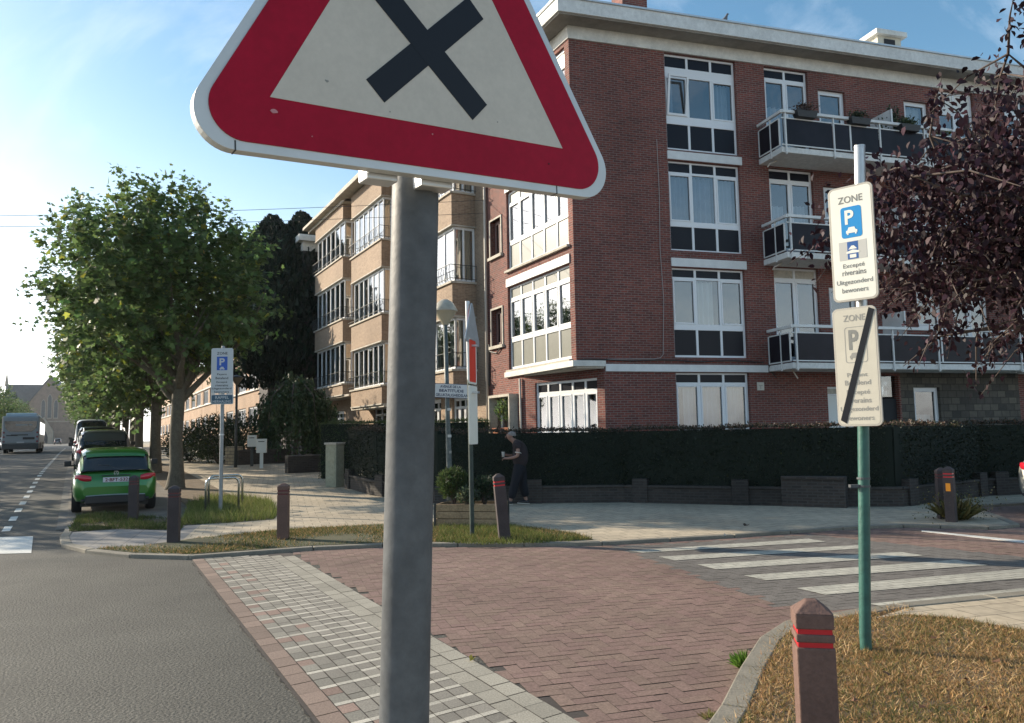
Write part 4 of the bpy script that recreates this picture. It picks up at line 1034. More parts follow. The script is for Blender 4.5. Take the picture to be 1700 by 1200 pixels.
# ---- hedges
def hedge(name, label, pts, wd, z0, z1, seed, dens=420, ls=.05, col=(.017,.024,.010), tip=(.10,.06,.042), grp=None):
    rng = np.random.default_rng(seed); pts = [Vector((p[0],p[1],0)) for p in pts]
    t = thing(name, label, 'hedge', (pts[0].x,pts[0].y,0), 0, grp); o0 = pts[0].copy()
    inn = offs(pts, wd); core = B(); V = []; D = []; C_ = []
    hw = wd/2; mid = offs(pts, hw)
    for i in range(len(pts)-1):
        a, c = mid[i], mid[i+1]; d = (c-a); Ln = d.length; d.normalize(); nn = Vector((-d.y,d.x,0))
        za = hz(a)
        P_ = lambda q_, s_, z, d=d, a=a, c=c: tuple(q_+(d*(.12 if q_ is c else -.12) if not ((q_ is a and i == 0) or (q_ is c and i == len(pts)-2)) else d*0)+nn*s_-o0+Vector((0,0,z)))
        core.hexa([P_(a,-hw*.72,z0),P_(c,-hw*.72,z0),P_(c,hw*.72,z0),P_(a,hw*.72,z0),P_(a,-hw*.8,z1-.05+za),P_(c,-hw*.8,z1-.05+za),P_(c,hw*.8,z1-.05+za),P_(a,hw*.8,z1-.05+za)])
        ends = (i == 0, i == len(pts)-2)
        for face, area in (('f',Ln*(z1-z0)),('b',Ln*(z1-z0)*.3),('t',Ln*wd*1.8),('e0',wd*(z1-z0)*ends[0]),('e1',wd*(z1-z0)*ends[1])):
            n = int(area*dens)
            if n < 1: continue
            u = rng.random(n); v = rng.random(n)
            if face in 'fb':
                s_ = (-1 if face == 'f' else 1)*(hw*(.78+.26*rng.random(n)+.07*np.sin(u*Ln*3.1)*np.sin(v*6+u*Ln))); q_ = np.outer(1-u,a)+np.outer(u,c)+np.outer(s_,nn); q_[:,2] = z0+(z1+za-z0)*v; nr = np.array(nn)*(-1 if face == 'f' else 1)
            elif face == 't':
                q_ = np.outer(1-u,a)+np.outer(u,c)+np.outer((v*2-1)*hw,nn); q_[:,2] = z1+za+np.abs(rng.normal(0,.035,n))*(rng.random(n)<.6)-.03+.02*np.sin(u*Ln*2.1); nr = np.array([0,0,1.])
            else:
                e = a if face == 'e0' else c; sg = -1 if face == 'e0' else 1
                q_ = np.outer(np.ones(n),e+d*sg*.02)+np.outer((v*2-1)*hw,nn); q_[:,2] = z0+(z1+za-z0)*u; nr = np.array(d)*sg
            V.append(q_-np.array(o0)); D.append(nr*.7+rng.normal(0,.6,(n,3)))
            cc_ = greens(n,col,.3,.01,rng)
            tt = np.clip((q_[:,2]-(z1+za-.10))/.1,0,1)*(rng.random(n) < .55); cc_ = cc_*(1-tt[:,None])+np.array(tip)*tt[:,None]
            C_.append(cc_)
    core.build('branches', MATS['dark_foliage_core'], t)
    V = np.concatenate(V); leaves('foliage', V, np.concatenate(D), rng.uniform(.6,1.3,len(V))*ls, T_OVAL, LEAFD, np.concatenate(C_), t, 1., rng)
    return t
WP = [gp(x,y,ZP) for x, y in ((572,809),(617,822),(722,836),(860,836),(1037,834),(1200,838),(1360,841),(1500,841),(1640,823))]
WP.append(WP[-1]+Vector((3.2,.6,0))); WP = [Vector((p.x,p.y,0)) for p in WP]
hb_ = offs(WP, .02)
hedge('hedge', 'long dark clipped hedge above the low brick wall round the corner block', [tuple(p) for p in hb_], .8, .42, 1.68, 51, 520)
hedge('hedge', 'far hedge with a bright sunlit end in front of the tan block', [(-6.2,25.2),(-5.2,25.0),(-.9,24.3)], .9, .1, 1.82, 52, 520, col=(.05,.075,.022), tip=(.08,.11,.03))
def brickwall(label, pts, h, wd, pil=3.0, m=BRICK_W, name='garden_wall', piers=True, jag=True):
    pts = [Vector((p[0],p[1],0)) for p in pts]; t = thing(name, label, 'wall', (pts[0].x,pts[0].y,0)); o0 = pts[0]
    b = B(); inn = offs(pts, wd); cp_ = B(); pi_ = B()
    for i in range(len(pts)-1):
        a, c, e, f = pts[i]-o0, pts[i+1]-o0, inn[i+1]-o0, inn[i]-o0; z = hz(pts[i])
        b.hexa([(q_.x,q_.y,-.05) for q_ in (a,c,e,f)]+[(q_.x,q_.y,hz(q_+o0)+.1+h) for q_ in (a,c,e,f)])
        d = (c-a).normalized(); n = Vector((-d.y,d.x,0))*.03
        cp_.hexa([(q_.x,q_.y,hz(q_+o0)+.1+h) for q_ in (a-n,c-n,e+n,f+n)]+[(q_.x,q_.y,hz(q_+o0)+.16+h) for q_ in (a-n,c-n,e+n,f+n)])
        L_ = (c-a).length; k = .2
        while piers and k < L_-.2:
            p = a+d*k; nn = Vector((-d.y,d.x,0)); q_ = [p-nn*.05,p+d*.34-nn*.05,p+d*.34+nn*(wd+.05),p+nn*(wd+.05)]
            zz = hz(p+o0); pb = B()
            pb.hexa([(v.x,v.y,-.05) for v in q_]+[(v.x,v.y,zz+.3+h) for v in q_]); pb.build('pier', m, t, bevel=.01); k += pil
    b.build('wall', m, t); cp_.build('coping', m, t, bevel=.01)
    return t
brickwall('low weathered brick wall with small piers under the long hedge', [tuple(p) for p in WP], .28, .3)
brickwall('taller stretch of weathered brick wall just left of the zone sign pole', [tuple(gp(1290,838,ZP)-Vector((0,.32,0))), tuple(gp(1395,841.5,ZP)-Vector((0,.28,0)))], .5, .3, piers=False)
p5, p6 = gp(478,786,ZP), gp(540,783,ZP)
brickwall('low dark garden wall left of the concrete cabinet', [(p5.x,p5.y),(p6.x,p6.y)], .5, .3, piers=False)
p5, p6 = gp(396,772,ZP), gp(484,768,ZP)
brickwall('low dark garden wall behind the white boards', [(p5.x,p5.y),(p6.x,p6.y)], .5, .3, piers=False)
for (xa, xb, yb, hh, lb2) in ((373,391,772,.72,'sunlit rubble pier just left of the street lamp foot'),(330,349,763,.7,'sunlit rubble pier farther left of the lamp foot')):
    a, c = gp(xa,yb,ZP), gp(xb,yb,ZP); a.z = c.z = 0
    t = thing('stone_pier', lb2, 'wall', a, 0, 'rubble piers of the garden walls'); b = B(); d = c-a; nn = Vector((-d.y,d.x,0)).normalized()*.5
    z = hz(a); b.hexa([(v.x,v.y,-.02) for v in (Vector((0,0,0)),d,d+nn,nn)]+[(v.x,v.y,z+.1+hh) for v in (Vector((0,0,0)),d,d+nn,nn)]); b.build('stone_body', brickmat('warm_rubble', (.42,.34,.22), (.3,.24,.16), (.16,.13,.1), bw=.25, rh=.14, ms=.015, off=.4, stain=.3), t, bevel=.03)
# ---- purple leaved tree, right
def purple(x, y, seed=61):
    rng = np.random.default_rng(seed); rd = random.Random(seed)
    t = thing('purple_leaved_tree', 'purple leaved tree with drooping leafy branches at the right edge', 'tree', (x,y,.08))
    b = B(); b.tube([(0,0,-.05),(.05,0,.8),(-.05,.05,1.8),(0,0,2.3)], [.22,.16,.14,.13], 10)
    tips = []
    for i in range(40):
        a = math.radians(rd.uniform(0,360)) if i < 12 else math.radians(rd.uniform(130,235)); el_ = rd.uniform(.1,1.15); L_ = rd.uniform(2.2,3.3)*(1 if el_ < .8 else .85)
        d = Vector((math.cos(a)*math.cos(el_), math.sin(a)*math.cos(el_), math.sin(el_))); q_ = [Vector((0,0,rd.uniform(2.2,3.0)))]
        for j in range(7):
            d2 = (d+Vector((rd.uniform(-.28,.28),rd.uniform(-.28,.28),rd.uniform(-.2,.25)-.05*j))).normalized(); q_.append(q_[-1]+d2*L_/7)
        b.tube(q_, [.07,.055,.045,.035,.026,.02,.014,.006], 6)
        for j in range(2,8):
            for r_ in range(3):
                dd_ = Vector((rd.uniform(-1,1),rd.uniform(-1,1),rd.uniform(-.7,.8))).normalized()*rd.uniform(.4,.95); p = q_[j]
                m_ = p+dd_*.5+Vector((0,0,.06)); e = p+dd_+Vector((0,0,-.12*rd.random())); b.tube([p,m_,e], [.012,.008,.003], 4, cap=False)
                tips.append((p,m_,e))
    b.build('trunk', BARKD, t, smooth=True)
    per = 30; P = []; 
    for p, m_, e in tips:
        for k in range(per):
            u = rd.random()**.8; q_ = p.lerp(m_, u*2) if u < .5 else m_.lerp(e, u*2-1); P.append(q_+Vector((rd.gauss(0,.05),rd.gauss(0,.05),rd.gauss(0,.05))))
    P = np.array(P); cc = ell(700, (2.9,2.2,1.75), rng, .42); cc[cc[:,2] < 0,2] *= .6; cc = cc[(cc[:,2]/1.75-cc[:,0]/2.9) < .72]; nc_ = len(cc); cc += np.array([-.85,.15,3.8])
    P2 = np.repeat(cc,30,0)+rng.normal(0,1,(nc_*30,3))*np.array([.16,.16,.13]); P = np.concatenate([P,P2])
    n = len(P); D = rng.normal(0,.55,(n,3)); D[:,2] -= .8
    leaves('crown', P, D, rng.uniform(.045,.09,n), T_OVAL*np.array([1.05,1,2.2]), LEAFP, greens(n,(.028,.012,.018),.35,0,rng)*np.where(rng.random((n,1))<.08,1.9,1.0), t, 1.3, rng)
purple(6.35, 6.7)
# ---- grass: blades
def grass(name, poly_, n, h, cols, seed, zf, label=None, cat=None, kind='stuff', lean=.5, wd=.006, dens=None, clump=0):
    rng = np.random.default_rng(seed); xs = [p[0] for p in poly_]; ys = [p[1] for p in poly_]; pts = []
    while len(pts) < n:
        m_ = n; X = rng.uniform(min(xs),max(xs),m_); Y = rng.uniform(min(ys),max(ys),m_)
        if clump:
            k = np.sin(X*clump+1.3*np.sin(Y*clump*.7))*np.sin(Y*clump*1.1+2*np.sin(X*clump*.6)); ok = rng.random(m_) < (.5+.6*k); X, Y = X[ok], Y[ok]
        for x, y in zip(X, Y):
            if inpoly(x, y, poly_): pts.append((x,y))
            if len(pts) >= n: break
    P = np.array([(x,y,zf(x,y)) for x, y in pts]); D = rng.normal(0,lean,(n,3)); D[:,2] = 1
    hh = rng.uniform(h[0],h[1],n); ci = rng.integers(0,len(cols),n); C_ = np.array(cols)[ci]*(1+rng.normal(0,.22,(n,1))).clip(.4,1.8)
    tm = np.array([(-.5,0,0),(.5,0,0),(.0,1,.15)]); X_, Y_, Z_ = rotframes(D, rng.uniform(0,6.28,n)); V = np.empty((n,3,3)); wv = rng.uniform(.6,1.4,n)*wd
    for i, t_ in enumerate(tm): V[:,i] = P+X_*(t_[0]*wv)[:,None]+Y_*(t_[1]*hh)[:,None]+Z_*(t_[2]*hh)[:,None]
    o = npmesh(name, V.reshape(-1,3), np.arange(n*3).reshape(n,3), GRASSM, col=np.repeat(np.concatenate([C_,np.ones((n,1))],1),3,0))
    o['kind'] = kind
    if label: o['label'] = label
    return o
STRAW = [(.40,.24,.10),(.50,.32,.15),(.32,.19,.085),(.26,.20,.08),(.17,.15,.05),(.36,.20,.10),(.55,.38,.2)]
GRN = [(.07,.105,.025),(.10,.13,.035),(.13,.14,.05),(.17,.15,.07),(.05,.08,.02)]
flat = lambda z: (lambda x, y: z)
VP_ = [p for p in vpoly]
grass('dry_grass', [p for p in vpoly[:-4]]+[(5.2,4.6),(4.2,2.6),(1.2,2.6),(.6,3.0)], 70000, (.015,.05), STRAW, 71, flat(.09), lean=1.3, wd=.0065)
grass('dry_grass', [p for p in vpoly[:-4]]+[(5.2,4.6),(4.2,2.6),(1.2,2.6),(.6,3.0)], 42000, (.02,.06), STRAW, 76, flat(.09), lean=1.2, wd=.0065, clump=5.3)
_n = [(p.x-.03,p.y+.03) for p in offs(NK,-.12)[2:]]
grass('dry_grass', _n+[(p.x,p.y-.06) for p in offs(NK,-.2)[2:]][::-1], 1500, (.03,.085), STRAW, 77, flat(.085), lean=1.6, wd=.006)
grass('dry_grass', [p for p in vpoly[:-4]]+[(5.2,4.6),(4.2,2.6),(1.2,2.6),(.6,3.0)], 5000, (.05,.10), [(.62,.45,.25),(.5,.33,.17)], 78, flat(.09), lean=1.8, wd=.005, clump=7.1)
grass('dry_grass', [p for p in vpoly[:-4]]+[(5.2,4.6),(4.2,2.6),(1.2,2.6),(.6,3.0)], 15000, (.03,.07), [(.10,.12,.035),(.15,.15,.05)], 72, flat(.09), lean=.9, wd=.005, clump=2.3)
# verge strips of the far corner
v1 = [gp(x,y,ZP) for x, y in ((235,906),(330,893),(470,880),(600,872),(700,866),(800,868),(900,878),(960,887),(985,896))]
v1p = [(p.x,p.y) for p in v1] + [(p.x,p.y) for p in offs(KP2,.15)[:5][::-1]] + [(p.x,p.y) for p in offs(KP[3:],.15)[3:-1][::-1]]
b = B(); b.prism(v1p, .02, ZP+.006, bottom=False); struct(b.build('verge', DIRTG))
grass('verge_grass', v1p, 26000, (.02,.075), GRN+STRAW[:2], 73, flat(ZP+.005), lean=.8, wd=.008, clump=1.4)
v2 = [(p.x,p.y) for p in (gp(x,y,ZP) for x, y in ((300,872),(312,838),(350,826),(400,826),(448,832),(462,852),(455,862),(380,868)))]
b = B(); b.prism(v2, .02, ZP+.003, bottom=False); struct(b.build('verge', DIRTG))
grass('tall_grass', v2, 9000, (.06,.24), [(.16,.2,.05),(.22,.24,.07),(.12,.16,.04),(.26,.24,.1)], 74, lambda x, y: ZP+hz((x,y)), lean=.45, wd=.012)
v3 = [(p.x,p.y) for p in (gp(x,y,ZP) for x, y in ((112,883),(128,856),(180,852),(240,858),(310,862),(300,880),(200,878)))]
b = B(); b.prism(v3, .02, ZP+.0, bottom=False); struct(b.build('verge', DIRT))
grass('verge_grass', v3, 7000, (.03,.13), GRN, 75, lambda x, y: ZP+hz((x,y)), lean=.7, wd=.012, clump=3.1)
v4 = [(p.x,p.y) for p in (gp(x,y,ZP) for x, y in ((725,900),(735,862),(800,858),(870,880),(905,890),(985,896),(900,902),(800,905)))]
grass('verge_grass', v4, 9000, (.04,.12), [(.16,.19,.05),(.2,.2,.07),(.1,.13,.03)], 76, flat(ZP+.004), lean=.6, wd=.009)
def weed(label, x, y, z, r, h, n, cols, seed, wd=.01, name='weed_clump'):
    rng = np.random.default_rng(seed); t = thing(name, label, 'weed', (x,y,z)); a = rng.random(n)*6.28; q_ = rng.random(n)
    P = np.stack([np.cos(a)*q_*r*.3, np.sin(a)*q_*r*.3, np.zeros(n)], 1); D = np.stack([np.cos(a)*q_*r, np.sin(a)*q_*r, np.full(n,h)], 1)
    hh = h*rng.uniform(.5,1.15,n); X_, Y_, Z_ = rotframes(D, rng.uniform(0,6.28,n)); V = np.empty((n,4,3)); C_ = np.array(cols)[rng.integers(0,len(cols),n)]*(1+rng.normal(0,.2,(n,1)))
    for i, t_ in enumerate([(-.5,0,0),(.5,0,0),(.25,.6,.0),(0,1,-.18)]): V[:,i] = P+X_*t_[0]*wd+Y_*(t_[1]*hh)[:,None]+Z_*(t_[2]*hh)[:,None]
    npmesh('blades', V.reshape(-1,3), np.arange(n*4).reshape(n,4), GRASSM, t, col=np.repeat(np.concatenate([C_.clip(.01,1),np.ones((n,1))],1),4,0))
    return t
g_ = gp(1237,1108); weed('bright green weed tuft sprouting against the kerb stone', g_.x, g_.y, 0, .16, .11, 260, [(.1,.2,.03),(.16,.27,.05),(.07,.14,.02)], 81, .009)
g_ = gp(1180,1192); weed('small pale weed tuft at the foot of the near kerb', g_.x, g_.y, 0, .12, .05, 90, [(.2,.22,.07),(.26,.2,.1)], 82, .007)
g_ = gp(1588,862,ZP)
w_ = weed('straggly weeds round the two dark bollards at the right', g_.x, g_.y, ZP, .55, .38, 420, [(.16,.14,.05),(.1,.11,.04),(.2,.16,.06)], 83, .012)
rng = np.random.default_rng(84); n = 900; P = rng.normal(0,1,(n,3))*np.array([.28,.18,.13])+np.array([.02,0,.24]); P[:,2] = P[:,2].clip(.02)
leaves('foliage', P, rng.normal(0,1,(n,3)), rng.uniform(.02,.05,n), T_OVAL, LEAFD, greens(n,(.1,.1,.04),.4,.1,rng), w_)
for i, (x, y) in enumerate(((1550,1060),(1470,1120),(1600,1130),(1655,1100),(1420,1165),(1530,1175),(1340,1110),(1632,1178))):
    g_ = gp(x,y,.12); b = B(); r_ = random.uniform(.018,.035)
    b.quad((-r_,-r_*.5,0),(r_*.2,-r_*.8,.012),(r_,0,.02),(.2*r_,r_*.7,.01),(-r_*.8,r_*.5,.018))
    o = b.build('dead_leaf', mat('brown_leaf', (.13,.06,.03), .8)); o.location = g_; o.rotation_euler = (.2,.2,i*1.3)
    tag(o, 'small curled brown leaf lying in the dry grass by the green post', 'leaf', 'brown leaves in the dry grass')
# litter leaves on the paving
lf = [(1240,868),(1262,700)]
for i, (x, y, lb2) in enumerate(((1240,873,'curled dead leaf on the pavement by the crossing'),(1205,896,'pale dead leaf on the kerb by the crossing'),(785,1098,'yellow fleck of a leaf on the paver band'))):
    g_ = gp(x,y,ZP if i < 1 else .01); b = B(); r_ = .05 if i < 1 else .02
    b.quad((-r_,-r_*.4,0),(r_*.2,-r_*.7,.01),(r_,0,.03),(.2*r_,r_*.6,.012)); b.quad((-r_,-r_*.4,0),(.2*r_,r_*.6,.012),(-r_*.5,r_*.7,.04),(-r_*1.3,.1*r_,.03))
    o = b.build('dead_leaf', mat('dead_leaf_%d' % i, [(.06,.035,.02),(.5,.45,.38),(.5,.36,.06)][i], .8)); o.location = (g_.x,g_.y,(ZP+.004) if i < 1 else (ZP+.016 if i == 1 else .016)); tag(o, lb2, 'leaf')
# ================================================================== signs, posts, street furniture
def rrect(x0, x1, z0, z1, r, n=5):
    o = []
    for cx, cz, a0 in ((x1-r,z0+r,-90),(x1-r,z1-r,0),(x0+r,z1-r,90),(x0+r,z0+r,180)):
        for i in range(n+1): a = math.radians(a0+90*i/n); o.append((cx+r*math.cos(a), cz+r*math.sin(a)))
    return o
def plate(poly_, y0, y1, m, parent, name, bevel=0, mats=None):
    """flat plate in the x-z plane, front at y0 (viewer side, negative y)"""
    b = B(); b.prism(poly_, -y1, -y0, T=lambda x, z, y: (x, -y, z)); 
    o = b.build(name, m, parent, bevel=bevel); me = o.data
    bm = bmesh.new(); bm.from_mesh(me); bmesh.ops.recalc_face_normals(bm, faces=bm.faces); bm.to_mesh(me); bm.free()
    return o
def rtri(h, zb, cx, r, n=8):
    """rounded triangle: half width h at z=zb (sharp), point up"""
    V_ = [Vector((cx-h,zb)), Vector((cx+h,zb)), Vector((cx,zb+h*1.73205))]; c = (V_[0]+V_[1]+V_[2])/3; o = []
    for i, a0 in ((0,150),(1,270),(2,30)):
        d = (c-V_[i]).normalized(); q = V_[i]+d*2*r
        for k in range(n+1): a = math.radians(a0+120*k/n); o.append((q.x+r*math.cos(a), q.y+r*math.sin(a)))
    return o
# ---- the near warning sign
sx_ = Vector((0.82708223,0.55972921,0.05136339)); sz_ = Vector((-0.03037569,-0.04328536,0.99860087)); sy_ = -sx_.cross(sz_)*-1
sM = Vector((-0.097,1.1685,2.0065)); n_ = sx_.cross(sz_)   # faces the viewer
yaw_ = math.atan2(sx_.y, sx_.x)
pt0 = dp(690,300,1.232); pt1 = dp(671,1200,1.225); pdir = (pt1-pt0).normalized(); base = pt0+pdir*((.0-pt0.z)/pdir.z); base.z = 0
ws = thing('warning_sign', 'red bordered triangular warning sign with black X on a thick grey post', 'traffic sign', base)
b = B(); ptop = pt0-pdir*.62
b.tube([(0,0,-.1)] + [tuple(pt0.lerp(base, k)-base) for k in (.9,.6,.3,.0)] + [tuple(ptop-base)], .0375, 40)
b.build('post', STEELG, ws, smooth=True, auto=1.0)
fr = bpy.data.objects.new('sign_panel', None)
def world_plate(poly_, d0, d1, m, name, parent, bevel=0, sub=1):
    """poly in sign coordinates, d0/d1 distances in front of the sign plane (d0 larger = nearer viewer)"""
    T = lambda x, z, y: tuple(sM + sx_*x + sz_*z + n_*y - base)
    b = B(); b.prism(poly_, d1, d0, T=T); o = b.build(name, m, parent, bevel=bevel)
    bm = bmesh.new(); bm.from_mesh(o.data); bmesh.ops.recalc_face_normals(bm, faces=bm.faces); bm.to_mesh(o.data); bm.free(); return o
SCX = -.018
rim = world_plate(rtri(.385,-.013,SCX,.052,14), -.002, -.02, SIGNRIM, 'sign_plate', ws, bevel=.002)
red = world_plate(rtri(.362,0.0,SCX,.046,14), .0, -.002, SIGNR, 'red_border', rim)
wh = world_plate([(SCX-.249,.0655),(SCX+.249,.0655),(SCX,.4968)], .0008, .0, SIGNW, 'white_field', rim)
XC_, XZ_ = SCX-.004, .186
def bar(ang, Lh, wd):
    c, s_ = math.cos(ang), math.sin(ang); return [(XC_+c*a-s_*d, XZ_+s_*a+c*d) for a, d in ((-Lh,-wd),(Lh,-wd),(Lh,wd),(-Lh,wd))]
a1_ = math.radians(42)
xb = world_plate(bar(math.radians(43), .1235, .0202), .0016, .0008, SIGNK, 'black_cross', rim)
xb2 = world_plate(bar(math.radians(-44), .1235, .0202), .0018, .0008, SIGNK, 'black_cross', rim)
# scuffs and dirt specks on the sheeting
for (cx_, cz2_, r_, mm_) in ((-.262,.047,.006,SIGNW),(-.186,.103,.003,SIGNG),(-.02,.052,.0015,SIGNW),(.1,.09,.0018,SIGNG),(-.21,.02,.0012,SIGNW),(.2,.035,.0014,SIGNK),(-.09,.075,.0016,SIGNG)):
    pts_ = [(cx_+r_*math.cos(a)*random.uniform(.5,1.2), cz2_+r_*.7*math.sin(a)*random.uniform(.5,1.2)) for a in np.linspace(0,5.6,8)]
    world_plate(pts_, .0012, .0001, mm_ if mm_ is not SIGNW else MATS['pale_scuff'] if 'pale_scuff' in MATS else mat('pale_scuff', (.45,.2,.22), .7), 'scuff', rim)
b = B()
# clamp behind the plate and lip underneath
T = lambda x, z, y: tuple(sM + sx_*x + sz_*z + n_*y - base)
for (xa, xb_, za, zb, ya, yb) in ((-.115,.02,-.010,.012,-.03,-.022),(-.12,-.07,-.022,.006,-.055,-.022),(-.03,.025,-.022,.006,-.055,-.022)):
    P = [T(xa,za,ya),T(xb_,za,ya),T(xb_,za,yb),T(xa,za,yb),T(xa,zb,ya),T(xb_,zb,ya),T(xb_,zb,yb),T(xa,zb,yb)]; b.hexa(P)
cl = b.build('clamp', ALU, ws, bevel=.002)
for (xq) in (.215, -.315):
    P = [T(xq,-.0135,-.02),T(xq+.002,-.0135,-.02),T(xq+.002,-.0135,-.0015),T(xq,-.0135,-.0015),T(xq,.0,-.02),T(xq+.002,.0,-.02),T(xq+.002,.0,-.0015),T(xq,.0,-.0015)]
    b = B(); b.hexa(P); b.build('rim_joint', IRON, rim)
# ---- zone sign posts
def carsym(cx, cz, w_, m, parent, y):
    h = w_*.62
    plate([(cx-w_*.5,cz-h*.25),(cx+w_*.5,cz-h*.25),(cx+w_*.5,cz+.12*h),(cx+w_*.36,cz+.2*h),(cx+w_*.26,cz+.62*h),(cx-w_*.26,cz+.62*h),(cx-w_*.36,cz+.2*h),(cx-w_*.5,cz+.12*h)], y-.001, y, m, parent, 'car_symbol')
    for s_ in (-1,1): plate([(cx+s_*w_*.36-w_*.07,cz-h*.48),(cx+s_*w_*.36+w_*.07,cz-h*.48),(cx+s_*w_*.36+w_*.07,cz-h*.26),(cx+s_*w_*.36-w_*.07,cz-h*.26)], y-.001, y, m, parent, 'car_symbol')
def zonesign(parent, x0, x1, z0, z1, y, mface, texts, blue, txtm=SIGNK, rim_=SIGNW):
    s_ = plate(rrect(x0,x1,z0,z1,.04), y, y+.016, rim_, parent, 'sign_plate', bevel=.002)
    plate(rrect(x0+.014,x1-.014,z0+.014,z1-.014,.03), y-.0008, y-.0001, mface, s_, 'sign_face')
    for t_, cz, h_, w_ in texts: text(t_, w_, h_, (x0+x1)/2, cz, y-.0022, txtm, s_, bold=.012)
    return s_
zb = gp(1438,1080,.09); zp = thing('zone_sign', 'sunlit parking zone sign above a struck-out zone sign on a green post', 'traffic sign', zb)
zt = dp(1427,243,zb.y+.03); 
b = B(); b.tube([(0,0,-.1),(0,0,.12),tuple((zt-zb)*.33),tuple((zt-zb)*.58)], .0385, 20); b.build('green_post', GREENP, zp, smooth=True, auto=1.)
b = B(); b.tube([tuple((zt-zb)*.58),tuple(zt-zb)], .038, 20); b.lathe([(0,.004),(.039,.004),(.0395,-.01)], c=tuple(zt-zb), n=20); b.build('metal_post', ALU, zp, smooth=True, auto=1.)
b = B(); cz_ = (zt-zb)*.31
for dz in (0,.055): b.tube([tuple(cz_+Vector((0,0,dz))), tuple(cz_+Vector((0,0,dz+.014)))], .044, 16)
b.box(cz_.x-.1, cz_.x-.03, cz_.y-.02, cz_.y+.02, cz_.z+.0, cz_.z+.02); b.build('band_clamp', STEELG, zp)
hold = bpy.data.objects.new('sign_panels', None); 
# plane of the signs: 45 degrees to the view, right edge nearer
def local_signs(root_loc, yaw, origin):
    e = bpy.data.objects.new('sign_panel', None); COL.objects.link(e); return e
yz = math.radians(-44)
def fit_plane(px, py, P, nrm):
    r = ray(px, py); t = (P-CAMPOS).dot(nrm)/r.dot(nrm); return CAMPOS+r*t
nz2 = Vector((math.sin(yz), -math.cos(yz), 0)); Pz = zb + nz2*.06 + Vector((0,0,1)); xz = Vector((math.cos(yz), math.sin(yz), 0))
def su(px, py):
    q = fit_plane(px, py, Pz, nz2); return (q-zb).dot(xz), (q-zb).z
up1 = [su(1376,318), su(1449,296), su(1382,504), su(1457,494)]; lo1 = [su(1382,516), su(1456,503), su(1391,709), su(1464,706)]
panel = bpy.data.objects.new('sign_bracket', None)
b = B(); b.box(-.06,.06,-.045,.045,2.55-zb.z,2.58-zb.z); b.box(-.06,.06,-.045,.045,1.9-zb.z,1.93-zb.z); br = b.build('bracket', ALU, zp); br.rotation_euler = (0,0,yz)
print('SIGN', [tuple(round(v,3) for v in q) for q in up1+lo1])
xa = (up1[0][0]+up1[2][0])/2; xc = (up1[1][0]+up1[3][0])/2; xa2 = (lo1[0][0]+lo1[2][0])/2; xc2 = (lo1[1][0]+lo1[3][0])/2
zA1 = (up1[0][1]+up1[1][1])/2+.0; zA0 = (up1[2][1]+up1[3][1])/2; zB1 = (lo1[0][1]+lo1[1][1])/2; zB0 = (lo1[2][1]+lo1[3][1])/2
cxu = (xa+xc)/2; H_ = zA1-zA0; W_ = xc-xa
f = lambda k: zA1-H_*k
lean_ = 0
sA = zonesign(br, xa, xc, zA0, zA1, -.06, SIGNC, [('ZONE',f(.12),H_*.06,W_*.55),('Excepté',f(.70),H_*.048,W_*.48),('riverains',f(.755),H_*.045,W_*.53),('Uitgezonderd',f(.84),H_*.052,W_*.80),('bewoners',f(.905),H_*.042,W_*.58)], SIGNBR, SIGNG)
pb_ = plate(rrect(cxu-W_*.23,cxu+W_*.23,f(.455),f(.185),.02), -.0622, -.0612, SIGNBR, sA, 'blue_panel')
text('P', W_*.2, H_*.125, cxu-.012, f(.275), -.0635, SIGNC, sA, bold=.03); carsym(cxu, f(.40), W_*.25, SIGNC, sA, -.0628)
pg = plate([(cxu-W_*.31,f(.645)),(cxu+W_*.31,f(.645)),(cxu+W_*.31,f(.485)),(cxu-W_*.31,f(.485))], -.0618, -.061, mat('pale_sticker', (.55,.54,.5), .5), sA, 'sticker')
plate([(cxu-W_*.12,f(.64)),(cxu+W_*.12,f(.64)),(cxu+W_*.12,f(.49)),(cxu-W_*.12,f(.49))], -.0626, -.0619, mat('sticker_blue', (.03,.11,.33), .4), sA, 'sticker_panel')
for pq in ([(-.03,.555),(.03,.555),(.008,.525),(-.008,.525)], [(-.045,.59),(.045,.59),(.045,.575),(.0,.56),(-.045,.575)], [(-.022,.63),(.022,.63),(.022,.6),(-.022,.6)]):
    P_ = [(cxu+a, f(c)) for a, c in pq]; plate(P_[::1], -.0632, -.0627, SIGNC, sA, 'meter_symbol')
g = lambda k: zB1-(zB1-zB0)*k; cx2 = (xa2+xc2)/2; W2 = xc2-xa2; H2 = zB1-zB0
sB = zonesign(br, xa2, xc2, zB0, zB1, -.06, mat('sign_faded_cream', (.60,.56,.46), .5, n1=(3,.1)), [('ZONE',g(.09),H2*.055,W2*.5),('Payant',g(.575),H2*.045,W2*.46),('Betalend',g(.635),H2*.042,W2*.58),('Excepté',g(.72),H2*.048,W2*.52),('riverains',g(.785),H2*.042,W2*.56),('Uitgezonderd',g(.86),H2*.05,W2*.84),('bewoners',g(.93),H2*.04,W2*.64)], None, mat('faded_lettering', (.30,.29,.26), .6))
for kk in (0,):
    o_ = rrect(cx2-W2*.24,cx2+W2*.26,g(.47),g(.165),.02); i_ = rrect(cx2-W2*.24+.005,cx2+W2*.26-.005,g(.47)+.005,g(.165)-.005,.017)
    b = B(); n = len(o_); b.v += [(x,-.0613,z) for x, z in o_]+[(x,-.0613,z) for x, z in i_]
    for q in range(n): b.f.append((q,(q+1)%n,n+(q+1)%n,n+q)); b.m.append(0)
    b.build('outline', MATS['faded_lettering'], sB)
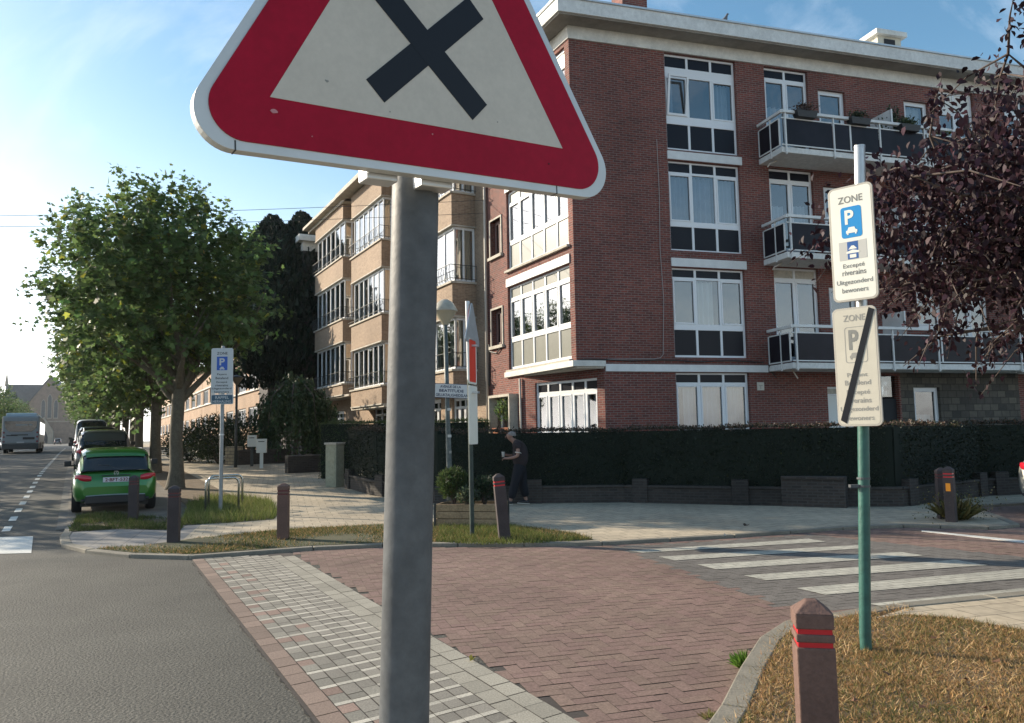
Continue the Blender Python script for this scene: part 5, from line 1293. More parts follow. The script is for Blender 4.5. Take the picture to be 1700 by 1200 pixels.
text('P', W2*.22, H2*.17, cx2-.012, g(.275), -.0622, MATS['sign_faded_grey'], sB, bold=.03); carsym(cx2-.01, g(.415), W2*.22, MATS['faded_lettering'], sB, -.0613)
plate([(xa2+W2*.07,zB0+.045),(xa2+W2*.2,zB0+.02),(xc2-W2*.04,zB1-.03),(xc2-W2*.16,zB1-.012)], -.0640, -.0625, SIGNK, sB, 'black_bar')
# ---- far parking zone sign
zl = gp(366,852,ZP); z2 = thing('zone_sign', 'shaded paid parking zone sign with a small blue plate by the bicycle stand', 'traffic sign', zl, .08)
z2.location.z += .07; hl_ = 3.42; b = B(); b.tube([(0,0,-.2),(0,0,hl_)], .04, 14); b.lathe([(0,.03),(.03,.02),(.04,0)], c=(0,0,hl_), n=14); b.build('post', GREYPOLE, z2, smooth=True, auto=1.)
b = B(); b.tube([(0,0,1.55),(0,0,1.58)], .052, 14); b.build('band_clamp', ALU, z2)
SW = mat('shaded_sign_white', (.5,.52,.52), .45)
zs = zonesign(z2, -.225, .225, 2.43, 3.39, -.06, SW, [('ZONE',3.28,.055,.22),('Payant',2.83,.05,.2),('Betalend',2.755,.05,.26),('Excepté',2.665,.05,.22),('riverains',2.60,.045,.26),('Uitgezonderd',2.53,.05,.40),('bewoners',2.465,.04,.30)], None, SIGNK, SIGNRIM)
plate([(-.11,2.92),(.11,2.92),(.11,3.21),(-.11,3.21)], -.0622, -.0612, mat('deep_blue', (.015,.09,.42), .4), zs, 'blue_panel'); text('P', .11, .15, 0, 3.1, -.064, SW, zs, bold=.03); carsym(0, 2.955, .1, SW, zs, -.0628)
z3 = plate(rrect(-.22,.24,2.2,2.41,.03), -.06, -.045, SIGNRIM, z2, 'repeat_plate'); plate(rrect(-.205,.225,2.215,2.395,.02), -.0612, -.06, mat('slate_blue', (.03,.085,.13), .4), z3, 'plate_face')
text('RAPPEL', .28, .06, .01, 2.345, -.063, SW, z3, bold=.01); text('HERHALING', .38, .06, .01, 2.26, -.063, SW, z3, bold=.01)
# ---- edge-on sign pole in the middle
se = gp(784,890,ZP); sp = thing('traffic_sign', 'edge-on post carrying a triangular sign over a red and a white narrow plate', 'traffic sign', se)
Hs = 3.72-se.z; b = B(); b.tube([(0,0,-.05),(-.005,0,Hs*.33),(-.015,0,Hs*.66)], .036, 14); b.build('green_post', GREENW, sp, smooth=True, auto=1.)
b = B(); b.tube([(-.015,0,Hs*.66),(-.03,0,Hs)], .036, 14); b.build('metal_post', ALU, sp, smooth=True, auto=1.)
ang = math.radians(76)      # plates run nearly along the line of sight
e = B(); e.box(-.05,.05,-.05,.05,Hs*.6,Hs*.6+.03); e.box(-.05,.05,-.05,.05,Hs*.8,Hs*.8+.03); br2 = e.build('bracket', ALU, sp); br2.rotation_euler = (0,0,ang); br2.location = (.085,-.05,0)
tri = plate([(x,z) for x, z in rtri(.40,Hs-.68,.02,.05)], .045, .062, ALU, br2, 'triangle_plate', bevel=.003)
plate(rtri(.36,Hs-.66,.02,.04), .0625, .064, SIGNR, tri, 'triangle_face')
rp = plate(rrect(-.2,.22,2.40-se.z,3.12-se.z,.03), .045, .06, SIGNC, br2, 'upper_plate', bevel=.003)
b = B(); mred = mat('orange_red', (.85,.05,.015), .4)
plate(rrect(-.17,.17,2.43-se.z,3.09-se.z,.02), .043, .0449, mred, rp, 'red_face')
lp = plate(rrect(-.2,.24,1.46-se.z,2.37-se.z,.03), .045, .06, SIGNC, br2, 'lower_plate', bevel=.003)
# ---- street lamp with the street name plate
sl_ = gp(745,862,ZP); la = thing('street_lamp', 'nearest street lamp with pointed globe lantern carrying the street name plate', 'street lamp', sl_, 0, 'street lamps')
Hp = 3.72-sl_.z
POLEM = mat('lamp_post_paint', (.05,.07,.065), .55, n1=(6,.5), n2=(30,.4), col2=(.25,.27,.26))
b = B(); b.tube([(.03,0,-.1),(.02,0,.9),(.0,0,1.8),(-.03,0,Hp)], [.06,.055,.045,.04], 14); b.build('post', POLEM, la, smooth=True)
LG = mat('lantern_bowl', (.55,.5,.38), .25, trans=.3)
b = B(); c0 = (-.03,0,Hp); b.lathe([(.05,-.02),(.07,.02),(.22,.24)], c=c0, n=24); hd = b.build('lantern_bowl', LG, la, smooth=True)
b = B(); b.lathe([(.235,.235),(.24,.25),(.20,.33),(.14,.42),(.06,.47),(0,.475)], c=c0, n=24); b.build('lantern_dome', mat('lantern_top', (.42,.38,.3), .35, n1=(5,.3)), la, smooth=True)
b = B(); b.lathe([(.0,.0),(.055,.0),(.07,.03),(.05,.05)], c=c0, n=16); b.build('lantern_collar', IRON, la, smooth=True)
# name plate
yawn = .16
def name_plate(root_, cx, cz, w_, h_):
    p = plate([(cx-w_/2,cz-h_/2),(cx+w_/2,cz-h_/2),(cx+w_/2,cz+h_/2-.0),(cx-w_/2,cz+h_/2)], -.075, -.065, mat('plate_navy', (.02,.04,.09), .4), root_, 'name_plate')
    plate([(cx-w_/2+.012,cz-h_/2+.012),(cx+w_/2-.012,cz-h_/2+.012),(cx+w_/2-.012,cz+h_/2-.1),(cx+w_/2-.035,cz+h_/2-.1),(cx+w_/2-.07,cz+h_/2-.075),(cx+w_/2-.085,cz+h_/2-.03),(cx+w_/2-.085,cz+h_/2-.012),(cx-w_/2+.012,cz+h_/2-.012)], -.0765, -.0751, mat('plate_white', (.6,.62,.62), .4), p, 'plate_face')
    plate(rrect(cx+w_/2-.066,cx+w_/2-.014,cz+h_/2-.07,cz+h_/2-.014,.012), -.0765, -.0751, MATS['plate_white'], p, 'crest_field')
    K_ = MATS['plate_navy']
    text('AVENUE DE LA', w_*.56, .05, cx-.05, cz+.078, -.078, K_, p, bold=.03); text('BEATITUDE', w_*.66, .055, cx-.03, cz+.002, -.078, K_, p, bold=.03); text('GELUKZALIGHEIDSLAAN', w_*.92, .055, cx, cz-.08, -.078, K_, p, bold=.03)
    plate([(cx+w_/2-.055,cz+h_/2-.035),(cx+w_/2-.03,cz+h_/2-.06),(cx+w_/2-.022,cz+h_/2-.03)], -.0775, -.0766, K_, p, 'crest')
e = B(); e.box(-.05,.05,-.07,.045,2.46-sl_.z-.05,2.46-sl_.z-.03); e.box(-.05,.05,-.07,.045,2.46-sl_.z+.05,2.46-sl_.z+.07); br3 = e.build('plate_bracket', IRON, la); br3.rotation_euler = (0,.05,yawn)
name_plate(br3, -.02, 2.44-sl_.z, .70, .27)
for z, m_ in ((1.55,'pale_sticker'),(1.25,'faded_lettering'),(2.05,'pale_sticker')):
    b = B(); b.tube([(.015,0,z-.03),(.015,0,z+.02)], .0505 if z < 1.6 else .048, 14, cap=False); b.build('sticker', MATS[m_], la)
l2 = gp(391,776,ZP); lb2_ = thing('street_lamp', 'farther dark street lamp with inverted cone lantern behind the parking sign', 'street lamp', l2, 0, 'street lamps')
b = B(); b.tube([(0,0,-.1),(0,0,1.2),(0,0,3.25)], [.07,.055,.045], 10); b.build('post', IRON, lb2_, smooth=True)
b = B(); b.lathe([(.04,3.2),(.06,3.25),(.24,3.5)], n=18); b.build('lantern_bowl', mat('dark_bowl', (.12,.1,.07), .4), lb2_, smooth=True); b = B(); b.lathe([(.25,3.5),(.25,3.52),(.1,3.6),(0,3.62)], n=18); b.build('lantern_dome', IRON, lb2_, smooth=True)
# ---- bollards
def bollard_parts(t, w_=.16, h=.86, m=BOLLD, red=REDM, bands=True):
    q = w_/2; b = B(); g1, g2 = h-.178, h-.126
    for z0, z1 in ((-.1,g1),(g1+.02,g2),(g2+.02,h-.045)): b.box(-q,q,-q,q,z0,z1)
    n = len(b.v); b.v += [(-q,-q,h-.045),(q,-q,h-.045),(q,q,h-.045),(-q,q,h-.045),(-q*.3,-q*.3,h),(q*.3,-q*.3,h),(q*.3,q*.3,h),(-q*.3,q*.3,h)]
    for f_ in ((0,1,5,4),(1,2,6,5),(2,3,7,6),(3,0,4,7),(4,5,6,7)): b.f.append(tuple(n+i for i in f_)); b.m.append(0)
    b.build('shaft', m, t, bevel=.006)
    for z in (g1, g2):
        b = B(); b.box(-q+.008,q-.008,-q+.008,q-.008,z-.002,z+.022); b.build('reflective_band', red, t)
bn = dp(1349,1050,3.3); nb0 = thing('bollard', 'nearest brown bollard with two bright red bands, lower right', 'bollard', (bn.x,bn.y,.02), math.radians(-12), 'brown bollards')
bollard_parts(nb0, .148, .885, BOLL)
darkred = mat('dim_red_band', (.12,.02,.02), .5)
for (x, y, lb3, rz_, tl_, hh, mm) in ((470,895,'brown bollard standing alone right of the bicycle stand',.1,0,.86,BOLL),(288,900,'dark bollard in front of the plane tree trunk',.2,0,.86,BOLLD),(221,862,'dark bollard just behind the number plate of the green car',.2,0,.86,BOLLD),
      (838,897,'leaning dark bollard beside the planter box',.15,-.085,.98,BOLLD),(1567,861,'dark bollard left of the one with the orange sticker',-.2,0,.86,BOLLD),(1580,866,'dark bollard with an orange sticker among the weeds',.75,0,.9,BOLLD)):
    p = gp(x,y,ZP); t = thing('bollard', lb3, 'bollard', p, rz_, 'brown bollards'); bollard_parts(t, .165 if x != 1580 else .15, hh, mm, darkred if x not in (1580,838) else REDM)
    if tl_: t.rotation_euler = (0, tl_, rz_)
    if x == 1580:
        b = B(); b.box(-.035,.035,-.0775,-.0755,.5,.63); b.build('sticker', ORANGEM, t); t.rotation_euler.z = -.75
# ---- bicycle stand
for k, (x0, x1, yb_, lb3) in enumerate(((341,396,853,'front steel hoop of the bicycle stand'),(346,402,846,'rear steel hoop of the bicycle stand'))):
    a, c = gp(x0,yb_,ZP), gp(x1,yb_-4,ZP); t = thing('bicycle_stand', lb3, 'bicycle stand', a, 0, 'bicycle hoops'); d = c-a; d.z = 0; ln = d.length; d.normalize(); h = .72; r = .12
    pts = [Vector((0,0,-.05)), Vector((0,0,h-r))]+[d*(r-r*math.cos(t_))+Vector((0,0,h-r+r*math.sin(t_))) for t_ in np.linspace(.3,1.57,5)]+[d*(ln-r+r*math.sin(t_))+Vector((0,0,h-r+r*math.cos(t_))) for t_ in np.linspace(0,1.3,5)]+[d*ln+Vector((0,0,h-r)), d*ln+Vector((0,0,-.05))]
    b = B(); b.tube(pts, .025, 10); b.build('hoop', mat('polished_steel', (.5,.5,.46), .25, metal=.9), t, smooth=True)
    b = B(); b.lathe([(.05,0.012),(.05,.0)], c=(0,0,.0)); b.lathe([(0,.012),(.05,.012)]); b.build('foot_plate', ALU, t)
# ---- planter box
pp = gp(790,874,ZP); pl_ = thing('planter_box', 'weathered wooden planter box with leafy plants by the lamp post', 'planter', (pp.x-.08,pp.y+.35,ZP), -.22)
WOODP = mat('weathered_planks', (.34,.24,.14), .85, n1=(3,.3), n2=(30,.3), bump=(25,.5)); b = B()
for z in (0,.125,.25):
    for a in ((-.56,.56,-.36,-.33),(-.56,.56,.33,.36),(-.56,-.53,-.33,.33),(.53,.56,-.33,.33)): b.box(a[0],a[1],a[2],a[3],z+.01,z+.125)
b.build('planks', WOODP, pl_, bevel=.006)
for sx in (-.58,.55):
    for sy in (-.38,.35):
        b = B(); b.box(sx,sx+.035,sy,sy+.035,0,.39); b.build('corner_post', IRON, pl_, bevel=.003)
b = B(); b.box(-.53,.53,-.33,.33,.05,.33); b.build('soil', DIRT, pl_)
def planted(name, label, x, y, z, r, h, n, col, seed, tmpl=T_OVAL, ls=.06, zsp=.6):
    rng = np.random.default_rng(seed); t = thing(name, label, 'plant', (x,y,z)); P = ell(n,(r,r,h*.42),rng,.4); P[:,2] += h*.58; D = P-np.array([0,0,h*.2]); D = D/np.linalg.norm(D,axis=1,keepdims=True)+rng.normal(0,zsp,(n,3))
    leaves('foliage', P, D, rng.uniform(.6,1.3,n)*ls, tmpl, LEAFM, greens(n,col,.25,.03,rng), t, 1., rng)
    b = B()
    for k in range(6): a = k*1.05; b.tube([(0,0,-.02),(math.cos(a)*r*.3,math.sin(a)*r*.3,h*.4),(math.cos(a)*r*.7,math.sin(a)*r*.7,h*.8)], [.015,.01,.004], 5)
    b.build('stem', BARKD, t); return t
P_ = lambda dx, dy: (pl_.location.x+dx, pl_.location.y+dy, ZP+.33)
planted('rosemary_bush', 'upright feathery green bush at the left end of the planter', *P_(-.32,.05), .3, .66, 2600, (.055,.085,.03), 91, T_TRI, .06)
planted('flowering_shrub', 'dark straggly shrub at the right end of the planter', *P_(.22,.05), .34, .5, 1300, (.035,.055,.03), 92)
planted('trailing_plant', 'pale leaved trailing plant spilling over the planter front', *P_(-.05,-.26), .2, .34, 600, (.10,.13,.08), 93)
# ---- concrete cabinet, white boards
cbp_ = gp(556,809,ZP); cab = thing('utility_cabinet', 'tall pale concrete utility cabinet at the end of the sunlit hedge', 'cabinet', (cbp_.x-.05,cbp_.y+.2,cbp_.z), -.52)
b = B(); b.box(-.2,.2,-.17,.17,0,1.2); bo = b.build('cabinet_body', CONC_D if False else mat('mossy_concrete', (.36,.36,.27), .9, n1=(3,.35), n2=(14,.2), col2=(.2,.22,.15), bump=(30,.4)), cab, bevel=.015)
b = B(); b.box(-.23,.23,-.2,.2,1.2,1.26); b.build('cabinet_lid', CONC, cab, bevel=.01); b = B(); b.box(-.15,.15,-.176,-.171,.1,1.1); b.build('cabinet_door', MATS['mossy_concrete'], cab)
WB = mat('board_white', (.62,.64,.6), .5)
for (x0, x1, y0, y1, yb_, lb3, post) in ((426,442,729,752,777,'white mailbox panel on a single white post by the dark wall',True),(411,425,723,742,774,'white mailbox panel mounted on the wall left of the posted one',False),(321,331,723,735,748,'grey white panel on the garden wall behind the plane tree',False),(306,317,726,739,748,'leftmost grey white panel beside the plane tree trunk',False)):
    g_ = gp((x0+x1)/2, yb_, ZP); D_ = g_.y; s_ = D_/F_PX; t = thing('mailbox_panel', lb3, 'mailbox', g_, .2, 'white mailbox panels')
    w_ = (x1-x0)*s_; zt_ = (yb_-y0)*s_; zb2 = (yb_-y1)*s_
    b = B(); b.box(-w_/2,w_/2,-.12,.12,zb2,zt_); b.build('panel', WB, t, bevel=.01); b = B(); b.box(-w_*.3,w_*.3,-.128,-.121,zt_-.12,zt_-.09); b.build('slot', IRON, t)
    b = B(); b.box(-w_*.16,w_*.16,-.06,.06,0,zb2); b.build('post', WB if post else IRON, t)
# ---- window boxes, balcony plants, pigeon
def to_world(u, o, z): p = Vector(MR(u,o,z)); return P0 + Matrix.Rotation(thR,3,'Z') @ p
def flower_box(u, z, lb3, col, seed, dx=0):
    p = to_world(u, 1.2, z); t = thing('flower_box', lb3, 'flower box', p, thR, 'flower boxes on the top balcony rail'); b = B()
    b.hexa([(-.3,-.1,0),(.3,-.1,0),(.3,.1,0),(-.3,.1,0),(-.36,-.13,.2),(.36,-.13,.2),(.36,.13,.2),(-.36,.13,.2)]); b.build('trough', PLASTIC, t, bevel=.01)
    b = B(); b.box(-.32,.32,-.1,.1,.15,.205); b.build('soil', DIRT, t)
    rng = np.random.default_rng(seed); n = 420; P = rng.normal(0,1,(n,3))*np.array([.15,.07,.07])+np.array([0,0,.28]); P[:,2] = P[:,2].clip(.19)
    leaves('plants', P, rng.normal(0,1,(n,3))+np.array([0,0,.6]), rng.uniform(.04,.09,n), T_OVAL, LEAFD, greens(n,col,.3,.06,rng), t, 1., rng)
flower_box(6.75, 10.50, 'dark flower box nearest the corner of the top balcony', (.09,.06,.05), 95)
flower_box(8.6, 10.48, 'middle dark flower box on the top balcony rail', (.05,.06,.03), 96)
flower_box(10.4, 10.45, 'dark flower box in front of the top balcony screen', (.045,.07,.03), 97)
p = to_world(10.35, .6, 9.64); shrub('potted_shrub', 'bushy potted shrub on the top balcony behind the screen', p.x, p.y, .42, 1.75, (.04,.06,.03), 98, 1500, .09, z=p.z)
p = to_world(11.9, 1.0, 10.4); planted('climbing_plant', 'yellow green plant on the top balcony rail beside the purple tree', p.x, p.y, p.z, .25, .35, 240, (.16,.19,.04), 99)
fwp = P0 + Matrix.Rotation(thR,3,'Z') @ Vector(ML(-4.3,.12,1.2))
for k, (du, lb3) in enumerate(((-.33,'left terracotta planter on the concrete framed window ledge'),(.33,'right terracotta planter on the concrete framed window ledge'))):
    q = P0 + Matrix.Rotation(thR,3,'Z') @ Vector(ML(-4.3+du,.13,1.2+.42)); t = thing('terracotta_planter', lb3, 'planter', q, math.atan2(-dL.y,-dL.x), 'terracotta planters on the ledge'); b = B()
    b.hexa([(-.24,-.09,0),(.24,-.09,0),(.24,.09,0),(-.24,.09,0),(-.3,-.12,.2),(.3,-.12,.2),(.3,.12,.2),(-.3,.12,.2)]); b.build('trough', mat('terracotta', (.42,.16,.08), .8, n1=(6,.2)), t, bevel=.012)
q = P0 + Matrix.Rotation(thR,3,'Z') @ Vector(ML(-4.15,.13,1.8)); planted('climbing_plant', 'tall leafy plant growing up the concrete framed window', q.x, q.y, q.z, .3, .95, 420, (.10,.15,.06), 101, ls=.1)
q = to_world(4.77, .3, 13.47); pg_ = thing('pigeon', 'small grey pigeon perched on the roof edge', 'bird', q, -.6)
b = B(); b.tube([(-.17,0,.08),(-.1,0,.11),(0,0,.15),(.08,0,.2),(.11,0,.27),(.13,0,.31),(.15,0,.33),(.19,0,.32)], [.012,.04,.075,.07,.04,.033,.034,.006], 10); b.build('body', mat('feather_grey', (.12,.13,.15), .7), pg_, smooth=True)
b = B(); b.tube([(0,.02,0),(0,.02,.1)], .008, 5); b.tube([(0,-.02,0),(0,-.02,.1)], .008, 5); b.build('leg', mat('pink_leg', (.4,.12,.1)), pg_)
# ---- overhead wires
for k, (yl, yr, lb3) in enumerate(((367,371,'upper overhead wire crossing the sky over the trees'),(382,384,'lower overhead wire crossing the sky over the trees'))):
    a = dp(-700,yl-5,17.5); c = P0 + Matrix.Rotation(thR,3,'Z') @ Vector(ML(-5.6,.05,9.55-.45*k)); m_ = [a.lerp(c,t_)+Vector((0,0,-.18*math.sin(math.pi*t_))) for t_ in np.linspace(0,1,24)]
    b = B(); b.tube([tuple(v-a) for v in m_], .008, 5); o = b.build('overhead_wire', IRON); o.location = a; tag(o, lb3, 'wire', 'overhead wires')
# ================================================================== vehicles
def interp(st, x):
    if x <= st[0][0]: return st[0][1:]
    for a, c in zip(st, st[1:]):
        if x <= c[0]:
            t = (x-a[0])/(c[0]-a[0]); t = t*t*(3-2*t)*.35+t*.65
            return tuple(a[i]+(c[i]-a[i])*t for i in range(1, len(a)))
    return st[-1][1:]
def carpaint(name, col, metal=.35): return mat(name, col, .28, metal=metal, coat=1., spec=.5)
def make_car(root, paint, L_=4.3, Wd=.89, Hb=.95, Ht=1.44, rear=.5, plate_txt=None, rails=False, van=False, detail=True, lampc=None):
    """x forward from the rear bumper, y left; root at rear centre on the ground"""
    k = L_/4.3; S_ = [  # x, half width, z bottom, z top
        (0,.66,.40,.62),(.035,.74,.33,.78),(.10,.82,.28,Hb-.05),(.25,.86,.25,Hb),(.8,.885,.2,Hb+.01),(2.2,.89,.2,Hb-.02),(3.1,.88,.2,Hb-.06),(3.75,.84,.22,Hb-.16),(4.1,.76,.25,Hb-.27),(4.26,.62,.3,Hb-.36),(4.3,.5,.38,Hb-.42)]
    b = B(); nx = 44; ring = []
    prof = [(.0,0),(.78,0),(.93,.06),(1.0,.25),(1.015,.5),(1.0,.74),(.965,.90),(.90,.975),(.75,1.0),(0,1.012)]
    xs = [4.3*(1-math.cos(math.pi*i/nx))/2 for i in range(nx+1)]
    for x in xs:
        w_, zb, zt = interp(S_, x); w_ *= Wd/.89; row = []
        for (py, pz) in prof: row.append((x*k, py*w_, zb+(zt-zb)*pz))
        for (py, pz) in prof[-2:0:-1]: row.append((x*k, -py*w_, zb+(zt-zb)*pz))
        ring.append(row)
    m = len(ring[0])
    wheels = [(.78*k), (3.42*k)]
    for r in ring: b.v += r
    for i in range(nx):
        for j in range(m):
            q = (i*m+j, i*m+(j+1)%m, (i+1)*m+(j+1)%m, (i+1)*m+j)
            c = [sum(b.v[n][a] for n in q)/4 for a in range(3)]
            if any((c[0]-wx)**2+(c[2]-.31)**2 < .37**2 for wx in wheels) and abs(c[1]) > .6: continue
            b.f.append(q); b.m.append(0)
    b.f.append(tuple(range(m))); b.m.append(0); b.f.append(tuple(nx*m+j for j in range(m-1,-1,-1))); b.m.append(0)
    body = b.build('body', paint, root, smooth=True, auto=.7, uv=False)
    # greenhouse: glass shell with painted roof and pillars proud of it
    z0 = Hb-.03; zr = Ht
    G_ = [(.10+(.0 if not van else -.0),.70,.60,z0+.04),(.22,.74,.60,z0+.16 if not van else zr-.2),(rear,.77,.61,zr-.10),(rear+.22,.785,.62,zr-.02),(1.5,.80,.635,zr),(2.3,.795,.62,zr-.015),(2.75,.775,.60,z0+.30),(3.3,.73,.56,z0+.0)]
    gp_ = [(1.0,0),(.985,.35),(.955,.65),(.90,.84),(.80,.94),(.6,.985),(.3,1.0),(0,1.003)]
    def gpt(x, j, off=0.):
        wb, wt, zt = interp(G_, x); wb *= Wd/.89; wt *= Wd/.89; f_, h_ = gp_[j] if j < 8 else gp_[14-j]; sg = 1 if j < 8 else -1
        w_ = wb*(1-h_)+wt*(1.02+.0*h_)*h_ if h_ < .95 else wt*f_*1.0
        w_ = (wb+(wt*1.22-wb)*h_)*f_ if True else w_
        y = sg*w_; z = z0+(zt-z0)*h_
        return (x*k-off*.0, y*(1+off*1.3), z+off*h_)
    def shell(j0, j1, x0, x1, off, mt, name, parent, n=16):
        bb = B(); nj = j1-j0+1
        for i in range(n+1):
            x = x0+(x1-x0)*i/n
            for j in range(j0, j1+1): bb.v.append(gpt(x, j, off))
        for i in range(n):
            for j in range(nj-1): bb.f.append((i*nj+j, i*nj+j+1, (i+1)*nj+j+1, (i+1)*nj+j)); bb.m.append(0)
        return bb.build(name, mt, parent, smooth=True, uv=False)
    shell(0, 14, .12, 3.3, 0., CARGLASS, 'window', root, 30)
    shell(3, 11, rear+.02, 2.36, .012, paint, 'roof', root)
    for j in ((0,3),(11,14)): 
        shell(j[0], j[1], .14, rear+.12, .013, paint, 'rear_pillar', root, 8)
        shell(j[0], j[1], 1.55, 1.63, .011, PLASTIC, 'door_pillar', root, 2)
    shell(3, 4, 2.3, 3.2, .012, paint, 'front_pillar', root, 8); shell(10, 11, 2.3, 3.2, .012, paint, 'front_pillar', root, 8)
    if not van: shell(4, 10, rear-.1, rear+.1, .03, paint, 'roof_spoiler', root, 3)
    for sx in (wheels):
        for sy in (-1, 1):
            yy = sy*(Wd-.11); b = B(); N = 24
            prof_ = [(.17,-.1),(.29,-.105),(.315,-.08),(.318,.0),(.315,.08),(.29,.105),(.17,.1)]
            for r_, o_ in prof_:
                for q in range(N): a = 2*math.pi*q/N; b.v.append((sx+r_*math.cos(a), yy+o_, .318+r_*math.sin(a)))
            for i in range(len(prof_)-1):
                for q in range(N): b.f.append((i*N+q, i*N+(q+1)%N, (i+1)*N+(q+1)%N, (i+1)*N+q)); b.m.append(0)
            w_ = b.build('wheel', TYRE, root, smooth=True, uv=False, auto=.8)
            b = B(); 
            for q in range(10):
                a = 2*math.pi*q/10; c_, s_ = math.cos(a), math.sin(a); P = []
                yo = yy+sy*.085
                b.quad((sx+.03*-s_,yo,.318+.03*c_),(sx+.2*c_-.018*s_,yo+sy*.01,.318+.2*s_+.018*c_),(sx+.2*c_+.018*s_,yo+sy*.01,.318+.2*s_-.018*c_),(sx+.03*s_,yo,.318-.03*c_))
            b.build('rim', ALLOY, w_, uv=False)
    # rear lamps, plate, bumper, wiper, emblem, mirrors
    zl = Hb-.15
    for sy in (-1, 1):
        b = B(); n1, n2 = 12, 8
        for i in range(n1+1):
            for j in range(n2):
                u = i/n1; a = 2*math.pi*j/n2; yc = sy*(.50+.33*u); xc = .075+.16*u**3; r1 = .075*math.sin(math.pi*(.18+.66*u))**.7
                b.v.append((xc+math.cos(a)*.045-.04, yc, zl+.035*u+math.sin(a)*r1))
        for i in range(n1):
            for j in range(n2): b.f.append((i*n2+j, i*n2+(j+1)%n2, (i+1)*n2+(j+1)%n2, (i+1)*n2+j)); b.m.append(0)
        b.f.append(tuple(range(n2))); b.m.append(0); b.f.append(tuple(n1*n2+j for j in range(n2))); b.m.append(0)
        b.build('tail_lamp', TAIL, root, smooth=True, uv=False)
        b = B(); b.box(2.52*k,2.68*k,sy*(Wd+.03) if sy > 0 else -(Wd+.19),(Wd+.19) if sy > 0 else -(Wd+.03),Hb+.0,Hb+.13); b.box(2.6*k,2.66*k,min(sy*(Wd-.1),sy*(Wd+.05)),max(sy*(Wd-.1),sy*(Wd+.05)),Hb-.01,Hb+.03)
        b.build('wing_mirror', PLASTIC, root, bevel=.03, uv=False)
    b = B(); b.box(-.025,.12,-.62,.62,.24,.42); b.box(-.012,.1,-.70,.70,.30,.36); b.build('bumper_insert', PLASTIC, root, bevel=.03, uv=False)
    b = B(); b.tube([(-.03,-.60,.425),(-.035,-.3,.435),(-.037,0,.44),(-.035,.3,.435),(-.03,.60,.425)], .012, 6); b.build('bumper_trim', ALLOY, root, uv=False)
    b = B(); b.box(.0,.05,-.3,.3,Hb-.09,Hb-.075); b.build('tailgate_handle', PLASTIC, root, bevel=.005, uv=False)
    e = bpy.data.objects.new('t', None)
    b = B(); b.box(-.012+.02,.04,-.27,.27,Hb-.235,Hb-.125); pl = b.build('number_plate', mat('plate_white2', (.6,.6,.62), .4), root, bevel=.004, uv=False)
    if plate_txt:
        t_ = text(plate_txt, .47, .075, 0, 0, 0, mat('plate_crimson', (.16,.01,.03), .5), pl, bold=.03)
        me = t_.data; co = np.empty(len(me.vertices)*3, np.float32); me.vertices.foreach_get('co', co); co = co.reshape(-1,3)
        co = np.stack([np.full(len(co), .0055), -co[:,0]-.01, Hb-.18+co[:,2]], 1); me.vertices.foreach_set('co', co.astype(np.float32).ravel()); me.update()
    b = B(); b.tube([(.17,.0,z0+.09),(.22,.15,z0+.16),(.24,.38,z0+.17)], .010, 5); b.build('rear_wiper', PLASTIC, root, uv=False)
    if detail:
        b = B(); zc, rr = Hb-.035, .045
        b.tube([(.03+.0,rr*math.cos(a),zc+rr*math.sin(a)) for a in np.linspace(0,6.283,17)], .006, 5, cap=False)
        for a in (1.571,3.665,5.76): b.tube([(.03,0,zc),(.03,rr*math.cos(a),zc+rr*math.sin(a))], .005, 4)
        b.build('emblem', ALLOY, root, uv=False)
    if rails:
        b = B()
        for sy in (-.62,.62): b.tube([(.7,sy,zr-.03),(.9,sy,zr+.05),(2.1,sy,zr+.05),(2.3,sy,zr-.03)], .018, 6)
        b.build('roof_rail', ALLOY, root, uv=False)
    b = B(); b.box(.3,4.0*k,-.7,.7,.16,.3); b.build('underbody', PLASTIC, root, uv=False)
yawA = math.atan2(dA.y, dA.x)
pl_l, pl_r = gp(133,850,.03), gp(256,846,.03)
cmid = (pl_l+pl_r)/2; sC, aC = s_of(cmid), a_of(cmid)
print('CAR', sC, aC, (pl_l-pl_r).length)
def place_car(name, label, a_, paint, s_=None, group='cars parked along the kerb', cat='car', flip=False, **kw):
    loc = AV(sC if s_ is None else s_, a_, .035); t = thing(name, label, cat, loc, yawA+(math.pi if flip else 0), group); make_car(t, paint, **kw)
    p1 = AV(sC, a_+4, 0); slope = (p1.z-AV(sC, a_, 0).z)/4; t.rotation_euler = (0, -math.atan(slope), t.rotation_euler.z)
    return t
GREENC = carpaint('green_car_paint', (.03,.17,.02), .3)
gc = place_car('parked_car', 'bright green parked hatchback with red tail lamps and a readable number plate', aC-.6, GREENC, plate_txt='2·BFT-532', Wd=.885, Ht=1.43); gc.scale = (.94,.92,.93); gc.location = AV(sC-.07, aC-.6, .035)
place_car('parked_car', 'silver grey estate car with roof rails parked in front of the green hatchback', aC+10.4, carpaint('grey_car_paint', (.10,.105,.11), .6), Ht=1.56, Hb=.98, rear=.35, rails=True, detail=False, L_=4.5, s_=sC+.02)
place_car('parked_car', 'black people carrier parked third in the row behind the bollards', aC+19.5, carpaint('black_car_paint', (.01,.011,.013), .2), Ht=1.72, Hb=1.02, rear=.3, detail=False, L_=4.6, s_=sC)
place_car('parked_van', 'white van parked fourth in the row, only its side showing', aC+28.0, carpaint('white_van_paint', (.55,.56,.56), 0.), Ht=2.2, Hb=1.1, rear=.25, detail=False, L_=4.9, van=True, s_=sC-.1, cat='van')
c5 = place_car('parked_car', 'dark car parked fifth along the kerb', aC+36., carpaint('blue_car_paint', (.02,.03,.05), .3), detail=False, s_=sC-.1)
